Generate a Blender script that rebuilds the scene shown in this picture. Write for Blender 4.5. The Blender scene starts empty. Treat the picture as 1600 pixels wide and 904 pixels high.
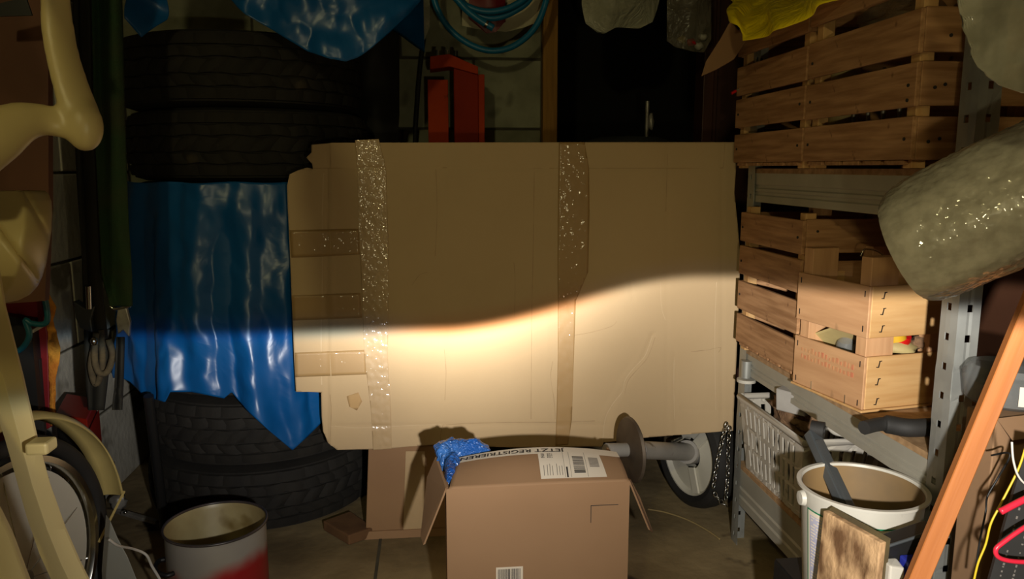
import bpy, bmesh, math, random
from math import sin, cos, tan, pi, radians, sqrt, exp, atan2, hypot
from mathutils import Vector, Matrix, noise

random.seed(7)
scene = bpy.context.scene
COL = scene.collection

# ------------------------------------------------------------------ camera, world, lights, exposure
CAM_H, PITCH, YAW, FPX = 1.05, radians(9), radians(6), 1200.0
cam_data = bpy.data.cameras.new('camera')
cam_data.sensor_width = 36.0
cam_data.lens = 36.0 * FPX / 1600.0
cam_data.clip_start = 0.02
camera = bpy.data.objects.new('camera', cam_data)
camera.location = (0, 0, CAM_H)
camera.rotation_euler = (pi / 2 - PITCH, 0, -YAW)
COL.objects.link(camera)
scene.camera = camera

scene.view_settings.view_transform = 'Standard'
scene.view_settings.look = 'None'
scene.view_settings.gamma = 1.0
scene.view_settings.use_curve_mapping = False
scene.view_settings.exposure = 0.0

world = bpy.data.worlds.new('world')
scene.world = world
world.use_nodes = True
world.node_tree.nodes['Background'].inputs[0].default_value = (1.0, 0.85, 0.5, 1)
world.node_tree.nodes['Background'].inputs[1].default_value = 0.004

HEAD_POS = (0.15, 0.0, 0.92)
HEAD_WATT = 250.0
CEIL_WATT = 30.0


def lamp_math(nt, op, a, b=None, c=None, clamp=False):
    n = nt.nodes.new('ShaderNodeMath')
    n.operation = op
    n.use_clamp = clamp
    for i, x in enumerate((a, b, c)):
        if x is None:
            continue
        if isinstance(x, (int, float)):
            n.inputs[i].default_value = x
        else:
            nt.links.new(x, n.inputs[i])
    return n.outputs[0]


def smooth_range(nt, x, a, b, lo=0.0, hi=1.0):
    n = nt.nodes.new('ShaderNodeMapRange')
    n.interpolation_type = 'SMOOTHSTEP'
    nt.links.new(x, n.inputs[0])
    n.inputs[1].default_value = a
    n.inputs[2].default_value = b
    n.inputs[3].default_value = lo
    n.inputs[4].default_value = hi
    return n.outputs[0]


def make_headlight():
    """dipped-beam car headlight: the angular pattern of the lamp itself, flat cut-off with a rise to the right"""
    L = bpy.data.lights.new('car_headlight', 'POINT')
    L.energy = HEAD_WATT
    L.shadow_soft_size = 0.014
    L.use_nodes = True
    nt = L.node_tree
    em = nt.nodes['Emission']
    geo = nt.nodes.new('ShaderNodeNewGeometry')
    sep = nt.nodes.new('ShaderNodeSeparateXYZ')
    nt.links.new(geo.outputs['Incoming'], sep.inputs[0])
    X, Y, Z = sep.outputs
    M = lambda *a, **k: lamp_math(nt, *a, **k)
    yy = M('MAXIMUM', Y, 0.05)
    sx = M('DIVIDE', X, yy)
    st = M('DIVIDE', Z, yy)
    c = smooth_range(nt, sx, -0.06, 0.29, -0.1495, -0.084)
    d = M('SUBTRACT', c, st)                    # > 0 below the cut-off
    dp = M('MAXIMUM', d, 0.0)
    edge = smooth_range(nt, d, -0.007, 0.008)
    gx = M('EXPONENT', M('MULTIPLY', M('POWER', M('DIVIDE', sx, smooth_range(nt, sx, -0.1, 0.1, 0.58, 0.85)), 2.0), -1.0))
    fall = M('EXPONENT', M('DIVIDE', dp, -0.17))
    broad = M('MULTIPLY', gx, M('ADD', M('MULTIPLY', fall, 0.74), smooth_range(nt, sx, 0.18, 0.5, 0.05, 0.42)))
    hx = M('EXPONENT', M('MULTIPLY', M('POWER', M('DIVIDE', M('ADD', sx, 0.02), 0.17), 2.0), -1.0))
    hot = M('MULTIPLY', hx, M('EXPONENT', M('DIVIDE', dp, -0.045)))
    beam = M('MULTIPLY', edge, M('ADD', broad, M('MULTIPLY', hot, 2.6)))
    up = M('EXPONENT', M('DIVIDE', M('MINIMUM', d, 0.0), 0.25))
    stray = M('MULTIPLY', M('ADD', M('MULTIPLY', up, 0.02), 0.03), M('EXPONENT', M('MULTIPLY', M('POWER', M('DIVIDE', sx, 1.0), 2.0), -1.0)))
    front = M('MULTIPLY', smooth_range(nt, sx, -0.85, -0.55), smooth_range(nt, sx, 1.2, 0.75))
    total = M('MULTIPLY', M('ADD', M('MULTIPLY', beam, front), M('MULTIPLY', stray, smooth_range(nt, sx, -0.8, -0.45, 0.3, 1.0))), smooth_range(nt, Y, 0.0, 0.2))
    # colour: a refracted fringe along the cut-off, bluish at the left and reddish at the kink
    fringe = nt.nodes.new('ShaderNodeMix')
    fringe.data_type = 'RGBA'
    nt.links.new(smooth_range(nt, sx, -0.2, -0.05), fringe.inputs[0])
    fringe.inputs[6].default_value = (0.6, 0.8, 1.0, 1)
    fringe.inputs[7].default_value = (1.0, 0.58, 0.36, 1)
    main = nt.nodes.new('ShaderNodeMix')
    main.data_type = 'RGBA'
    far_right = smooth_range(nt, sx, 0.08, 0.2)
    nt.links.new(M('MAXIMUM', smooth_range(nt, d, 0.0, 0.014), far_right), main.inputs[0])
    nt.links.new(fringe.outputs[2], main.inputs[6])
    main.inputs[7].default_value = (1.0, 0.95, 0.88, 1)
    strayc = nt.nodes.new('ShaderNodeMix')
    strayc.data_type = 'RGBA'
    nt.links.new(smooth_range(nt, d, -0.03, -0.008), strayc.inputs[0])
    strayc.inputs[6].default_value = (1.0, 0.86, 0.48, 1)
    nt.links.new(main.outputs[2], strayc.inputs[7])
    nt.links.new(strayc.outputs[2], em.inputs['Color'])
    nt.links.new(total, em.inputs['Strength'])
    o = bpy.data.objects.new('car_headlight', L)
    o.location = HEAD_POS
    COL.objects.link(o)


make_headlight()
cl = bpy.data.lights.new('ceiling_lamp', 'POINT')
cl.energy = CEIL_WATT
cl.color = (1.0, 0.87, 0.42)
cl.shadow_soft_size = 0.06
clo = bpy.data.objects.new('ceiling_lamp', cl)
clo.location = (-0.62, -1.1, 1.95)
COL.objects.link(clo)

# ------------------------------------------------------------------ measuring: a point of the photograph put on a plane of the room
_f = Vector((sin(YAW) * cos(PITCH), cos(YAW) * cos(PITCH), -sin(PITCH)))
_r = Vector((cos(YAW), -sin(YAW), 0))
_u = _r.cross(_f)


def at(px, py, X=None, Y=None, z=None):
    d = _f + _r * ((px - 800) / FPX) - _u * ((py - 452) / FPX)
    t = X / d.x if X is not None else (Y / d.y if Y is not None else (z - CAM_H) / d.z)
    return Vector((0, 0, CAM_H)) + d * t


def proj(p):
    v = Vector(p) - Vector((0, 0, CAM_H))
    w = v.dot(_f)
    return 800 + FPX * v.dot(_r) / w, 452 - FPX * v.dot(_u) / w


def interp(x, pts):
    if x <= pts[0][0]:
        return pts[0][1]
    for (a, b), (c, d) in zip(pts, pts[1:]):
        if x <= c:
            return b + (d - b) * (x - a) / (c - a)
    return pts[-1][1]


# ------------------------------------------------------------------ materials
def srgb(r, g, b):
    f = lambda c: (c / 255 / 12.92) if c / 255 <= 0.04045 else ((c / 255 + 0.055) / 1.055) ** 2.4
    return (f(r), f(g), f(b), 1)


def mat(name, c1, c2=None, rough=0.6, scale=8.0, stretch=(1, 1, 1), metal=0.0, bump=0.0, bump_scale=None,
        detail=4.0, contrast=(0.35, 0.65), alpha=1.0, coat=0.0, kind='noise', spots=None, spec=0.5, trans=0.0, coat_bump=None):
    m = bpy.data.materials.new(name)
    m.use_nodes = True
    nt = m.node_tree
    b = nt.nodes['Principled BSDF']
    b.inputs['Roughness'].default_value = rough
    b.inputs['Metallic'].default_value = metal
    b.inputs['Coat Weight'].default_value = coat
    b.inputs['Specular IOR Level'].default_value = spec
    b.inputs['Alpha'].default_value = alpha
    b.inputs['Transmission Weight'].default_value = trans
    b.inputs['Coat Roughness'].default_value = 0.1
    if c2 is None and bump == 0 and spots is None:
        b.inputs['Base Color'].default_value = c1
        return m
    tc = nt.nodes.new('ShaderNodeTexCoord')
    info = nt.nodes.new('ShaderNodeObjectInfo')
    mp = nt.nodes.new('ShaderNodeMapping')
    mp.inputs['Scale'].default_value = stretch
    nt.links.new(tc.outputs['Object'], mp.inputs['Vector'])
    cmb = nt.nodes.new('ShaderNodeVectorMath')
    cmb.operation = 'SCALE'
    cmb.inputs[0].default_value = (3.1, 7.7, 5.3)
    nt.links.new(info.outputs['Random'], cmb.inputs['Scale'])
    nt.links.new(cmb.outputs[0], mp.inputs['Location'])
    vec = mp.outputs[0]
    if c2 is not None:
        n = nt.nodes.new('ShaderNodeTexNoise')
        n.inputs['Scale'].default_value = scale
        n.inputs['Detail'].default_value = detail
        nt.links.new(vec, n.inputs['Vector'])
        rp = nt.nodes.new('ShaderNodeValToRGB')
        rp.color_ramp.elements[0].position, rp.color_ramp.elements[1].position = contrast
        rp.color_ramp.elements[0].color = c1
        rp.color_ramp.elements[1].color = c2
        nt.links.new(n.outputs['Fac'], rp.inputs[0])
        out = rp.outputs[0]
    else:
        rgb = nt.nodes.new('ShaderNodeRGB')
        rgb.outputs[0].default_value = c1
        out = rgb.outputs[0]
    if spots is not None:                       # (colour, scale, threshold)
        n2 = nt.nodes.new('ShaderNodeTexNoise')
        n2.inputs['Scale'].default_value = spots[1]
        n2.inputs['Detail'].default_value = 3
        nt.links.new(tc.outputs['Object'], n2.inputs['Vector'])
        r2 = nt.nodes.new('ShaderNodeMapRange')
        r2.inputs[1].default_value = spots[2]
        r2.inputs[2].default_value = spots[2] + 0.06
        nt.links.new(n2.outputs['Fac'], r2.inputs[0])
        mx = nt.nodes.new('ShaderNodeMix')
        mx.data_type = 'RGBA'
        nt.links.new(r2.outputs[0], mx.inputs[0])
        nt.links.new(out, mx.inputs[6])
        mx.inputs[7].default_value = spots[0]
        out = mx.outputs[2]
    nt.links.new(out, b.inputs['Base Color'])
    if coat_bump:                               # glossy film over the body: only the film's reflection is crumpled
        cs, cst, kindc = coat_bump
        nc = nt.nodes.new('ShaderNodeTexVoronoi' if kindc == 'voronoi' else 'ShaderNodeTexNoise')
        nc.inputs['Scale'].default_value = cs
        nt.links.new(vec, nc.inputs['Vector'])
        bc = nt.nodes.new('ShaderNodeBump')
        bc.inputs['Strength'].default_value = cst
        bc.inputs['Distance'].default_value = 0.01
        nt.links.new(nc.outputs['Distance' if kindc == 'voronoi' else 'Fac'], bc.inputs['Height'])
        nt.links.new(bc.outputs[0], b.inputs['Coat Normal'])
    if bump:
        if kind == 'voronoi':
            n3 = nt.nodes.new('ShaderNodeTexVoronoi')
            n3.inputs['Scale'].default_value = bump_scale or scale
            h = n3.outputs['Distance']
        elif kind == 'crinkle':
            n3 = nt.nodes.new('ShaderNodeTexVoronoi')
            n3.feature = 'F1'
            n3.inputs['Scale'].default_value = bump_scale or scale
            nz = nt.nodes.new('ShaderNodeTexNoise')
            nz.inputs['Scale'].default_value = (bump_scale or scale) * 0.6
            nz.inputs['Detail'].default_value = 3
            nz.inputs['Distortion'].default_value = 1.5
            nt.links.new(vec, nz.inputs['Vector'])
            ad = nt.nodes.new('ShaderNodeVectorMath')
            ad.operation = 'MULTIPLY_ADD'
            nt.links.new(nz.outputs['Color'], ad.inputs[0])
            ad.inputs[1].default_value = (0.25, 0.25, 0.25)
            nt.links.new(vec, ad.inputs[2])
            nt.links.new(ad.outputs[0], n3.inputs['Vector'])
            h = n3.outputs['Distance']
        else:
            n3 = nt.nodes.new('ShaderNodeTexNoise')
            n3.inputs['Scale'].default_value = bump_scale or scale
            n3.inputs['Detail'].default_value = 5
            h = n3.outputs['Fac']
        if kind != 'crinkle':
            nt.links.new(vec, n3.inputs['Vector'])
        bp = nt.nodes.new('ShaderNodeBump')
        bp.inputs['Strength'].default_value = bump
        bp.inputs['Distance'].default_value = 0.01
        nt.links.new(h, bp.inputs['Height'])
        nt.links.new(bp.outputs[0], b.inputs['Normal'])
    return m


WOOD = mat('crate_wood', srgb(146, 104, 66), srgb(182, 138, 96), 0.75, 6, (1.2, 14, 14), bump=0.15, bump_scale=10,
           spots=(srgb(92, 58, 34), 22, 0.70))
WOOD_PALE = mat('pale_crate_wood', srgb(194, 148, 92), srgb(210, 168, 112), 0.7, 5, (1.0, 12, 12), bump=0.1, bump_scale=10)
WOOD_PLY = mat('plywood_board', srgb(184, 138, 96), srgb(202, 156, 112), 0.7, 5, (1.0, 10, 10), bump=0.1,
               spots=(srgb(120, 90, 62), 9, 0.68))
BATTEN = mat('orange_batten_wood', srgb(168, 98, 42), srgb(186, 114, 56), 0.6, 4, (0.8, 16, 16), bump=0.1)
DARKWOOD = mat('dark_reddish_wood', srgb(60, 30, 20), srgb(76, 40, 26), 0.55, 4, (6, 6, 0.6))
BROWNPANEL = mat('brown_panel', srgb(84, 50, 32), srgb(98, 62, 40), 0.7, 5, (1, 1, 1))
YELLOWPOST = mat('yellowed_timber', srgb(140, 98, 34), srgb(164, 118, 48), 0.75, 5, (14, 14, 1.2), bump=0.2, spots=(srgb(70, 42, 20), 12, 0.66))
CARD = mat('cardboard', srgb(188, 162, 124), srgb(195, 169, 131), 0.85, 3, (1, 1, 1), bump=0.05, bump_scale=60)
CARD_BACK = mat('cardboard_fluted', srgb(178, 144, 96), srgb(186, 152, 106), 0.85, 3)
CARD_BOX = mat('carton_brown', srgb(150, 116, 84), srgb(157, 123, 91), 0.8, 3, (1, 1, 1), bump=0.05, bump_scale=30)
CARD_DARK = mat('carton_dull', srgb(140, 106, 74), srgb(150, 116, 82), 0.8, 3)
TAPE_BROWN = mat('packing_tape_brown', srgb(166, 134, 88), srgb(173, 141, 96), 0.5, 5, coat=0.6, coat_bump=(45, 0.5, 'noise'))
TAPE_CLEAR = mat('packing_tape_clear', srgb(182, 154, 114), srgb(190, 162, 122), 0.5, 5, coat=1.0, coat_bump=(58, 0.5, 'noise'))
PAPER = mat('white_label_paper', srgb(226, 214, 196), None, 0.6)
INK = mat('black_ink', srgb(40, 38, 38), None, 0.7)
INK_GREY = mat('grey_ink', srgb(110, 104, 98), None, 0.7)
INK_RED = mat('faded_red_ink', srgb(196, 118, 84), srgb(190, 142, 96), 0.8, 40)
RUBBER = mat('tyre_rubber', srgb(26, 24, 21), srgb(36, 33, 28), 0.85, 12, bump=0.15, bump_scale=60, spots=(srgb(66, 58, 46), 9, 0.69))
BLACK = mat('black_plastic', srgb(24, 24, 24), None, 0.5)
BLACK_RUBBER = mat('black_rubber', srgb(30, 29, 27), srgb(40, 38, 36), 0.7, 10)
DARKGREY = mat('dark_grey_plastic', srgb(62, 66, 68), srgb(72, 76, 78), 0.45, 10)
BLUE_TARP = mat('blue_tarpaulin', srgb(8, 80, 142), srgb(14, 94, 160), 0.34, 3, kind='crinkle', bump=0.16, bump_scale=9, spec=0.6)
BLUE_BAG = mat('blue_bag_film', srgb(24, 78, 160), srgb(70, 124, 196), 0.25, 6, kind='crinkle', bump=0.6, bump_scale=30)
STEEL = mat('galvanised_steel', srgb(150, 152, 148), srgb(172, 174, 168), 0.42, 14, metal=0.55)
STEEL_BEAM = mat('grey_painted_steel', srgb(160, 156, 142), srgb(172, 168, 154), 0.5, 10, metal=0.2)
CHROME = mat('bright_metal', srgb(210, 210, 205), None, 0.18, metal=1.0)
METAL_DULL = mat('worn_metal', srgb(170, 166, 158), srgb(120, 114, 106), 0.4, 20, metal=0.35)
RUSTY = mat('rusty_brown_disc', srgb(84, 72, 60), srgb(104, 92, 78), 0.6, 14, metal=0.5)
GREYMETAL = mat('grey_painted_metal', srgb(168, 164, 158), srgb(150, 146, 140), 0.5, 9, spots=(srgb(96, 88, 78), 14, 0.66))
CHIPBOARD = mat('chipboard', srgb(150, 118, 82), srgb(176, 142, 102), 0.85, 60, detail=2)
RED_STEEL = mat('orange_red_paint', srgb(186, 64, 16), srgb(172, 56, 14), 0.7, 8, spec=0.2, spots=(srgb(90, 40, 20), 14, 0.68))
RED_DARK = mat('dark_red_paint', srgb(150, 42, 12), srgb(136, 36, 11), 0.7, 8, spec=0.2)
RED = mat('red_plastic', srgb(190, 24, 22), None, 0.3)
RED_BOX = mat('red_canister_plastic', srgb(160, 38, 22), None, 0.45)
MAROON = mat('maroon_paint', srgb(112, 18, 24), srgb(126, 24, 30), 0.45, 9)
FOAM = mat('orange_foam', srgb(206, 140, 42), srgb(184, 110, 30), 0.9, 30, bump=1.0, bump_scale=50)
CONCRETE = mat('concrete_block', srgb(124, 124, 102), srgb(150, 150, 126), 0.9, 9, bump=0.35, bump_scale=40, spots=(srgb(84, 80, 62), 4, 0.62))
MORTAR = mat('mortar', srgb(70, 66, 54), srgb(84, 80, 66), 0.95, 20)
WHITEWASH = mat('limewashed_block', srgb(184, 180, 166), srgb(204, 200, 186), 0.9, 6, bump=0.3, bump_scale=40, spots=(srgb(120, 112, 96), 5, 0.62))
FLOORM = mat('floor_concrete', srgb(116, 100, 70), srgb(152, 134, 98), 0.8, 5, bump=0.3, bump_scale=30, spots=(srgb(62, 46, 30), 7, 0.66))
CEILM = mat('ceiling_plaster', srgb(120, 110, 90), None, 0.9)
VOID = mat('dark_recess_shade', srgb(16, 15, 14), None, 0.95)  # near-black base colour paints in the unlit depth of the recess
CREAM = mat('cream_plastic', srgb(186, 168, 116), srgb(194, 176, 124), 0.38, 3, spots=(srgb(150, 128, 76), 16, 0.75))
CREAM_DULL = mat('cream_painted_steel', srgb(196, 176, 112), srgb(180, 160, 100), 0.4, 8)
GREEN_WEB = mat('green_webbing', srgb(28, 66, 34), srgb(52, 60, 36), 0.9, 3, (1, 1, 2.5), bump=0.4, bump_scale=260)
DARK_WEB = mat('dark_webbing', srgb(30, 28, 20), srgb(38, 36, 26), 0.85, 6)
ROPE = mat('brown_rope', srgb(88, 76, 52), srgb(70, 60, 42), 0.9, 60, bump=0.5)
HOSE = mat('blue_rubber_hose', srgb(18, 104, 146), srgb(24, 116, 160), 0.35, 6)
TEAL = mat('teal_cable', srgb(20, 88, 100), None, 0.4)
SACK = mat('grey_sack_cloth', srgb(196, 188, 156), srgb(214, 206, 176), 0.85, 8, bump=0.5, bump_scale=20)
WHITE_BAG = mat('white_bag_film', srgb(196, 194, 172), srgb(176, 174, 152), 0.35, 5, kind='crinkle', bump=0.5, bump_scale=18, alpha=0.94)
YELLOW_BAG = mat('yellow_bag_film', srgb(238, 210, 16), srgb(246, 222, 34), 0.28, 5, kind='crinkle', bump=0.4, bump_scale=16)
CLEAR_BAG = mat('clear_bag_film', srgb(150, 142, 124), srgb(110, 102, 88), 0.25, 7, alpha=0.45, kind='crinkle', bump=0.5, bump_scale=20)
BUBBLE = mat('bubble_wrap', srgb(168, 162, 148), srgb(192, 186, 172), 0.35, 60, bump=0.07, bump_scale=130, kind='voronoi', alpha=0.92, coat=1.0, coat_bump=(115, 0.26, 'voronoi'))
BUBBLE_SHEET = mat('bubble_wrap_sheet', srgb(190, 186, 168), srgb(150, 146, 128), 0.35, 22, alpha=0.62, coat=1.0, coat_bump=(70, 0.3, 'voronoi'))
WHITE_PLASTIC = mat('white_plastic', srgb(206, 202, 190), srgb(192, 188, 176), 0.4, 6, spots=(srgb(120, 112, 96), 18, 0.70))
BASKET = mat('grey_white_plastic', srgb(196, 190, 178), srgb(182, 176, 164), 0.45, 6, spots=(srgb(104, 98, 88), 26, 0.69))
LAVENDER = mat('pale_blue_print', srgb(176, 178, 204), srgb(188, 188, 208), 0.5, 14)
GREEN_LINE = mat('green_print', srgb(26, 120, 84), None, 0.5)
BLUE_PRINT = mat('blue_print', srgb(96, 104, 160), None, 0.5)
BUCKET_IN = mat('bucket_inside_dirt', srgb(140, 112, 72), srgb(104, 88, 66), 0.7, 6)
OSB = mat('oriented_strand_board', srgb(104, 74, 46), srgb(206, 168, 124), 0.75, 34, (1, 1, 0.5), detail=4, bump=0.8, bump_scale=30, contrast=(0.36, 0.62))
OSB_EDGE = mat('board_edge', srgb(96, 82, 50), srgb(80, 68, 44), 0.85, 30)
BLUE_PACK = mat('blue_packaging', srgb(40, 50, 150), None, 0.35)
RAG = mat('tan_rag', srgb(150, 118, 86), srgb(110, 82, 58), 0.95, 24, bump=1.0, bump_scale=40)
YELLOW_PL = mat('yellow_plastic', srgb(214, 168, 40), None, 0.4)
PALE_STUFF = mat('pale_paper', srgb(196, 178, 120), srgb(170, 150, 100), 0.7, 10)
GREENGLASS = mat('dark_green_glass', srgb(26, 40, 24), None, 0.15)
FROST = mat('frosted_plastic', srgb(150, 152, 150), srgb(130, 132, 130), 0.35, 6, alpha=0.45)
GREYPLASTIC = mat('grey_plastic_sheet', srgb(150, 150, 140), srgb(132, 132, 122), 0.45, 4)
WHITE_METAL = mat('white_enamel', srgb(214, 210, 196), srgb(200, 196, 180), 0.3, 5)
RED_WIRE = mat('red_wire', srgb(214, 40, 62), None, 0.35)
YELLOW_WIRE = mat('yellow_wire', srgb(210, 180, 40), None, 0.4)
WHITE_WIRE = mat('white_wire', srgb(200, 196, 186), None, 0.4)
TWINE = mat('pale_twine', srgb(150, 130, 86), None, 0.8)
ORANGE_STONE = mat('brown_brick', srgb(96, 66, 40), srgb(112, 80, 50), 0.9, 14, bump=0.4)


def pot_material():
    """white enamel pot whose lower body is sprayed red with a cloudy border"""
    m = mat('enamel_red_fade', srgb(152, 147, 138), srgb(140, 135, 126), 0.35, 5)
    nt = m.node_tree
    b = nt.nodes['Principled BSDF']
    old = b.inputs['Base Color'].links[0].from_socket
    tc = nt.nodes.new('ShaderNodeTexCoord')
    sep = nt.nodes.new('ShaderNodeSeparateXYZ')
    nt.links.new(tc.outputs['Object'], sep.inputs[0])
    nz = nt.nodes.new('ShaderNodeTexNoise')
    nz.inputs['Scale'].default_value = 9
    nt.links.new(tc.outputs['Object'], nz.inputs['Vector'])
    s = lamp_math(nt, 'ADD', sep.outputs[2], lamp_math(nt, 'MULTIPLY', lamp_math(nt, 'SUBTRACT', nz.outputs['Fac'], 0.5), -0.09))
    s = lamp_math(nt, 'ADD', s, lamp_math(nt, 'MULTIPLY', sep.outputs[0], -0.12))
    f = smooth_range(nt, s, 0.012, 0.06, 1.0, 0.0)
    mx = nt.nodes.new('ShaderNodeMix')
    mx.data_type = 'RGBA'
    nt.links.new(f, mx.inputs[0])
    nt.links.new(old, mx.inputs[6])
    mx.inputs[7].default_value = srgb(150, 26, 32)
    nt.links.new(mx.outputs[2], b.inputs['Base Color'])
    return m


POT_BODY = pot_material()
POT_IN = mat('pot_inside_cream', srgb(166, 154, 112), srgb(138, 122, 82), 0.4, 8, spots=(srgb(110, 92, 50), 7, 0.64))

# ------------------------------------------------------------------ object helpers
WLOC = {}


class MB:
    def __init__(s):
        s.v, s.f = [], []

    def add(s, vs, fs):
        n = len(s.v)
        s.v += [Vector(v) for v in vs]
        s.f += [tuple(i + n for i in f) for f in fs]
        return s

    def hexa(s, b4, t4):
        return s.add(list(b4) + list(t4), [(3, 2, 1, 0), (4, 5, 6, 7), (0, 1, 5, 4), (1, 2, 6, 5), (2, 3, 7, 6), (3, 0, 4, 7)])

    def box(s, lo, hi):
        (a, b, c), (d, e, f) = lo, hi
        return s.hexa([(a, b, c), (d, b, c), (d, e, c), (a, e, c)], [(a, b, f), (d, b, f), (d, e, f), (a, e, f)])

    def bar(s, p, q, w, t, up=(0, 0, 1)):
        p, q = Vector(p), Vector(q)
        a = (q - p).normalized()
        b = a.cross(Vector(up)).normalized()
        c = b.cross(a).normalized()
        b, c = b * w / 2, c * t / 2
        return s.hexa([p - b - c, p + b - c, p + b + c, p - b + c], [q - b - c, q + b - c, q + b + c, q - b + c])

    def prism(s, poly, off):
        off = Vector(off)
        n = len(poly)
        a = [Vector(p) for p in poly]
        return s.add(a + [p + off for p in a],
                     [tuple(range(n))[::-1], tuple(range(n, 2 * n))] + [(i, (i + 1) % n, n + (i + 1) % n, n + i) for i in range(n)])

    def tube(s, pts, r, n=10, closed=False, flat=1.0):
        pts = [Vector(p) for p in pts]
        m = len(pts)
        rs = r if isinstance(r, (list, tuple)) else [r] * m
        vs, ref = [], None
        for i, p in enumerate(pts):
            if closed:
                t = pts[(i + 1) % m] - pts[i - 1]
            else:
                t = pts[min(i + 1, m - 1)] - pts[max(i - 1, 0)]
            t.normalize()
            if ref is None:
                ref = t.orthogonal().normalized()
            ref = (ref - t * ref.dot(t)).normalized()
            b = t.cross(ref)
            for k in range(n):
                a = 2 * pi * k / n
                vs.append(p + (ref * cos(a) + b * sin(a) * flat) * rs[i])
        fs = []
        for i in range(m if closed else m - 1):
            j = (i + 1) % m
            for k in range(n):
                l = (k + 1) % n
                fs.append((i * n + k, i * n + l, j * n + l, j * n + k))
        if not closed:
            fs += [tuple(range(n))[::-1], tuple(range((m - 1) * n, m * n))]
        return s.add(vs, fs)

    def lathe(s, prof, n, c=(0, 0, 0), axis=(0, 0, 1), closed=False, arc=(0, 2 * pi)):
        ax = Vector(axis).normalized()
        e = Vector((1, 0, 0)) if abs(ax.z) > 0.9 else Vector((0, 0, 1)).cross(ax).normalized()
        g = ax.cross(e)
        c = Vector(c)
        full = abs(arc[1] - arc[0] - 2 * pi) < 1e-6
        cnt = n if full else n + 1
        vs = []
        for i in range(cnt):
            a = arc[0] + (arc[1] - arc[0]) * i / n
            for r, z in prof:
                vs.append(c + (e * cos(a) + g * sin(a)) * r + ax * z)
        k = len(prof)
        fs = []
        for i in range(n):
            j = (i + 1) % cnt
            for t in range(k if closed else k - 1):
                u = (t + 1) % k
                fs.append((i * k + t, j * k + t, j * k + u, i * k + u))
        return s.add(vs, fs)

    def grid(s, fn, nu, nv):
        vs = [fn(i / nu, j / nv) for j in range(nv + 1) for i in range(nu + 1)]
        w = nu + 1
        return s.add(vs, [(j * w + i, j * w + i + 1, (j + 1) * w + i + 1, (j + 1) * w + i) for j in range(nv) for i in range(nu)])

    def blob(s, c, rad, seed=0, amp=0.15, n=16, freq=2.0):
        c = Vector(c)
        vs, fs = [], []
        m = n // 2
        for j in range(m + 1):
            t = pi * j / m
            for i in range(n):
                a = 2 * pi * i / n
                d = Vector((sin(t) * cos(a), sin(t) * sin(a), cos(t)))
                k = 1 + amp * noise.noise(d * freq + Vector((seed * 3.7, seed, 0)))* 2
                vs.append(c + Vector((d.x * rad[0], d.y * rad[1], d.z * rad[2])) * k)
        for j in range(m):
            for i in range(n):
                k = (i + 1) % n
                fs.append((j * n + i, (j + 1) * n + i, (j + 1) * n + k, j * n + k))
        return s.add(vs, fs)

    def build(s, name, m, parent=None, smooth=None, bevel=0.0, label=None):
        xs = [v.x for v in s.v]; ys = [v.y for v in s.v]; zs = [v.z for v in s.v]
        o0 = Vector(((min(xs) + max(xs)) / 2, (min(ys) + max(ys)) / 2, (min(zs) + max(zs)) / 2))
        me = bpy.data.meshes.new(name)
        me.from_pydata([v - o0 for v in s.v], [], s.f)
        me.validate()
        bm = bmesh.new(); bm.from_mesh(me)
        bmesh.ops.recalc_face_normals(bm, faces=bm.faces)
        bm.to_mesh(me); bm.free()
        me.materials.append(m)
        if smooth is not None:
            me.shade_smooth()
            if smooth < 179:
                me.set_sharp_from_angle(angle=radians(smooth))
        o = bpy.data.objects.new(name, me)
        COL.objects.link(o)
        place(o, o0, parent)
        if bevel:
            b = o.modifiers.new('bevel', 'BEVEL')
            b.width = bevel
            b.segments = 2
            b.limit_method = 'ANGLE'
        if label:
            o['label'] = label
        return o


def place(o, world, parent=None):
    WLOC[o.name] = Vector(world)
    if parent is not None:
        o.parent = parent
        o.location = Vector(world) - WLOC[parent.name]
    else:
        o.location = world


def solid(o, t, offset=0.0):
    m = o.modifiers.new('thickness', 'SOLIDIFY')
    m.thickness = t
    m.offset = offset
    return o


def thing(name, label, cat, loc, group=None):
    o = bpy.data.objects.new(name, None)
    o.empty_display_size = 0.05
    COL.objects.link(o)
    place(o, loc)
    return tag(o, label, cat, group)


def tag(o, label, cat, group=None):
    o['label'] = label
    o['category'] = cat
    if group:
        o['group'] = group
    return o


def struct(o):
    o['kind'] = 'structure'
    return o


_plank_cache = {}


def plank(name, m, parent, c, size, xdir, zdir=(0, 0, 1), bevel=0.0012):
    """board with its grain along local x: size = (length, height along zdir, thickness); meshes shared between alike boards"""
    key = (name, m.name, tuple(round(x, 4) for x in size))
    me = _plank_cache.get(key)
    if me is None:
        l, h, t = size[0] / 2, size[1] / 2, size[2] / 2
        bm = bmesh.new()
        bmesh.ops.create_cube(bm, size=1)
        for v in bm.verts:
            v.co = Vector((v.co.x * 2 * l, v.co.y * 2 * t, v.co.z * 2 * h))
        if bevel:
            bmesh.ops.bevel(bm, geom=bm.edges[:], offset=bevel, segments=1, affect='EDGES')
        me = bpy.data.meshes.new(name)
        bm.to_mesh(me); bm.free()
        me.materials.append(m)
        _plank_cache[key] = me
    o = bpy.data.objects.new(name, me)
    COL.objects.link(o)
    x = Vector(xdir).normalized()
    z = Vector(zdir)
    z = (z - x * z.dot(x)).normalized()
    y = z.cross(x)
    o.rotation_euler = Matrix((x, y, z)).transposed().to_euler()
    place(o, c, parent)
    return o


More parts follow.
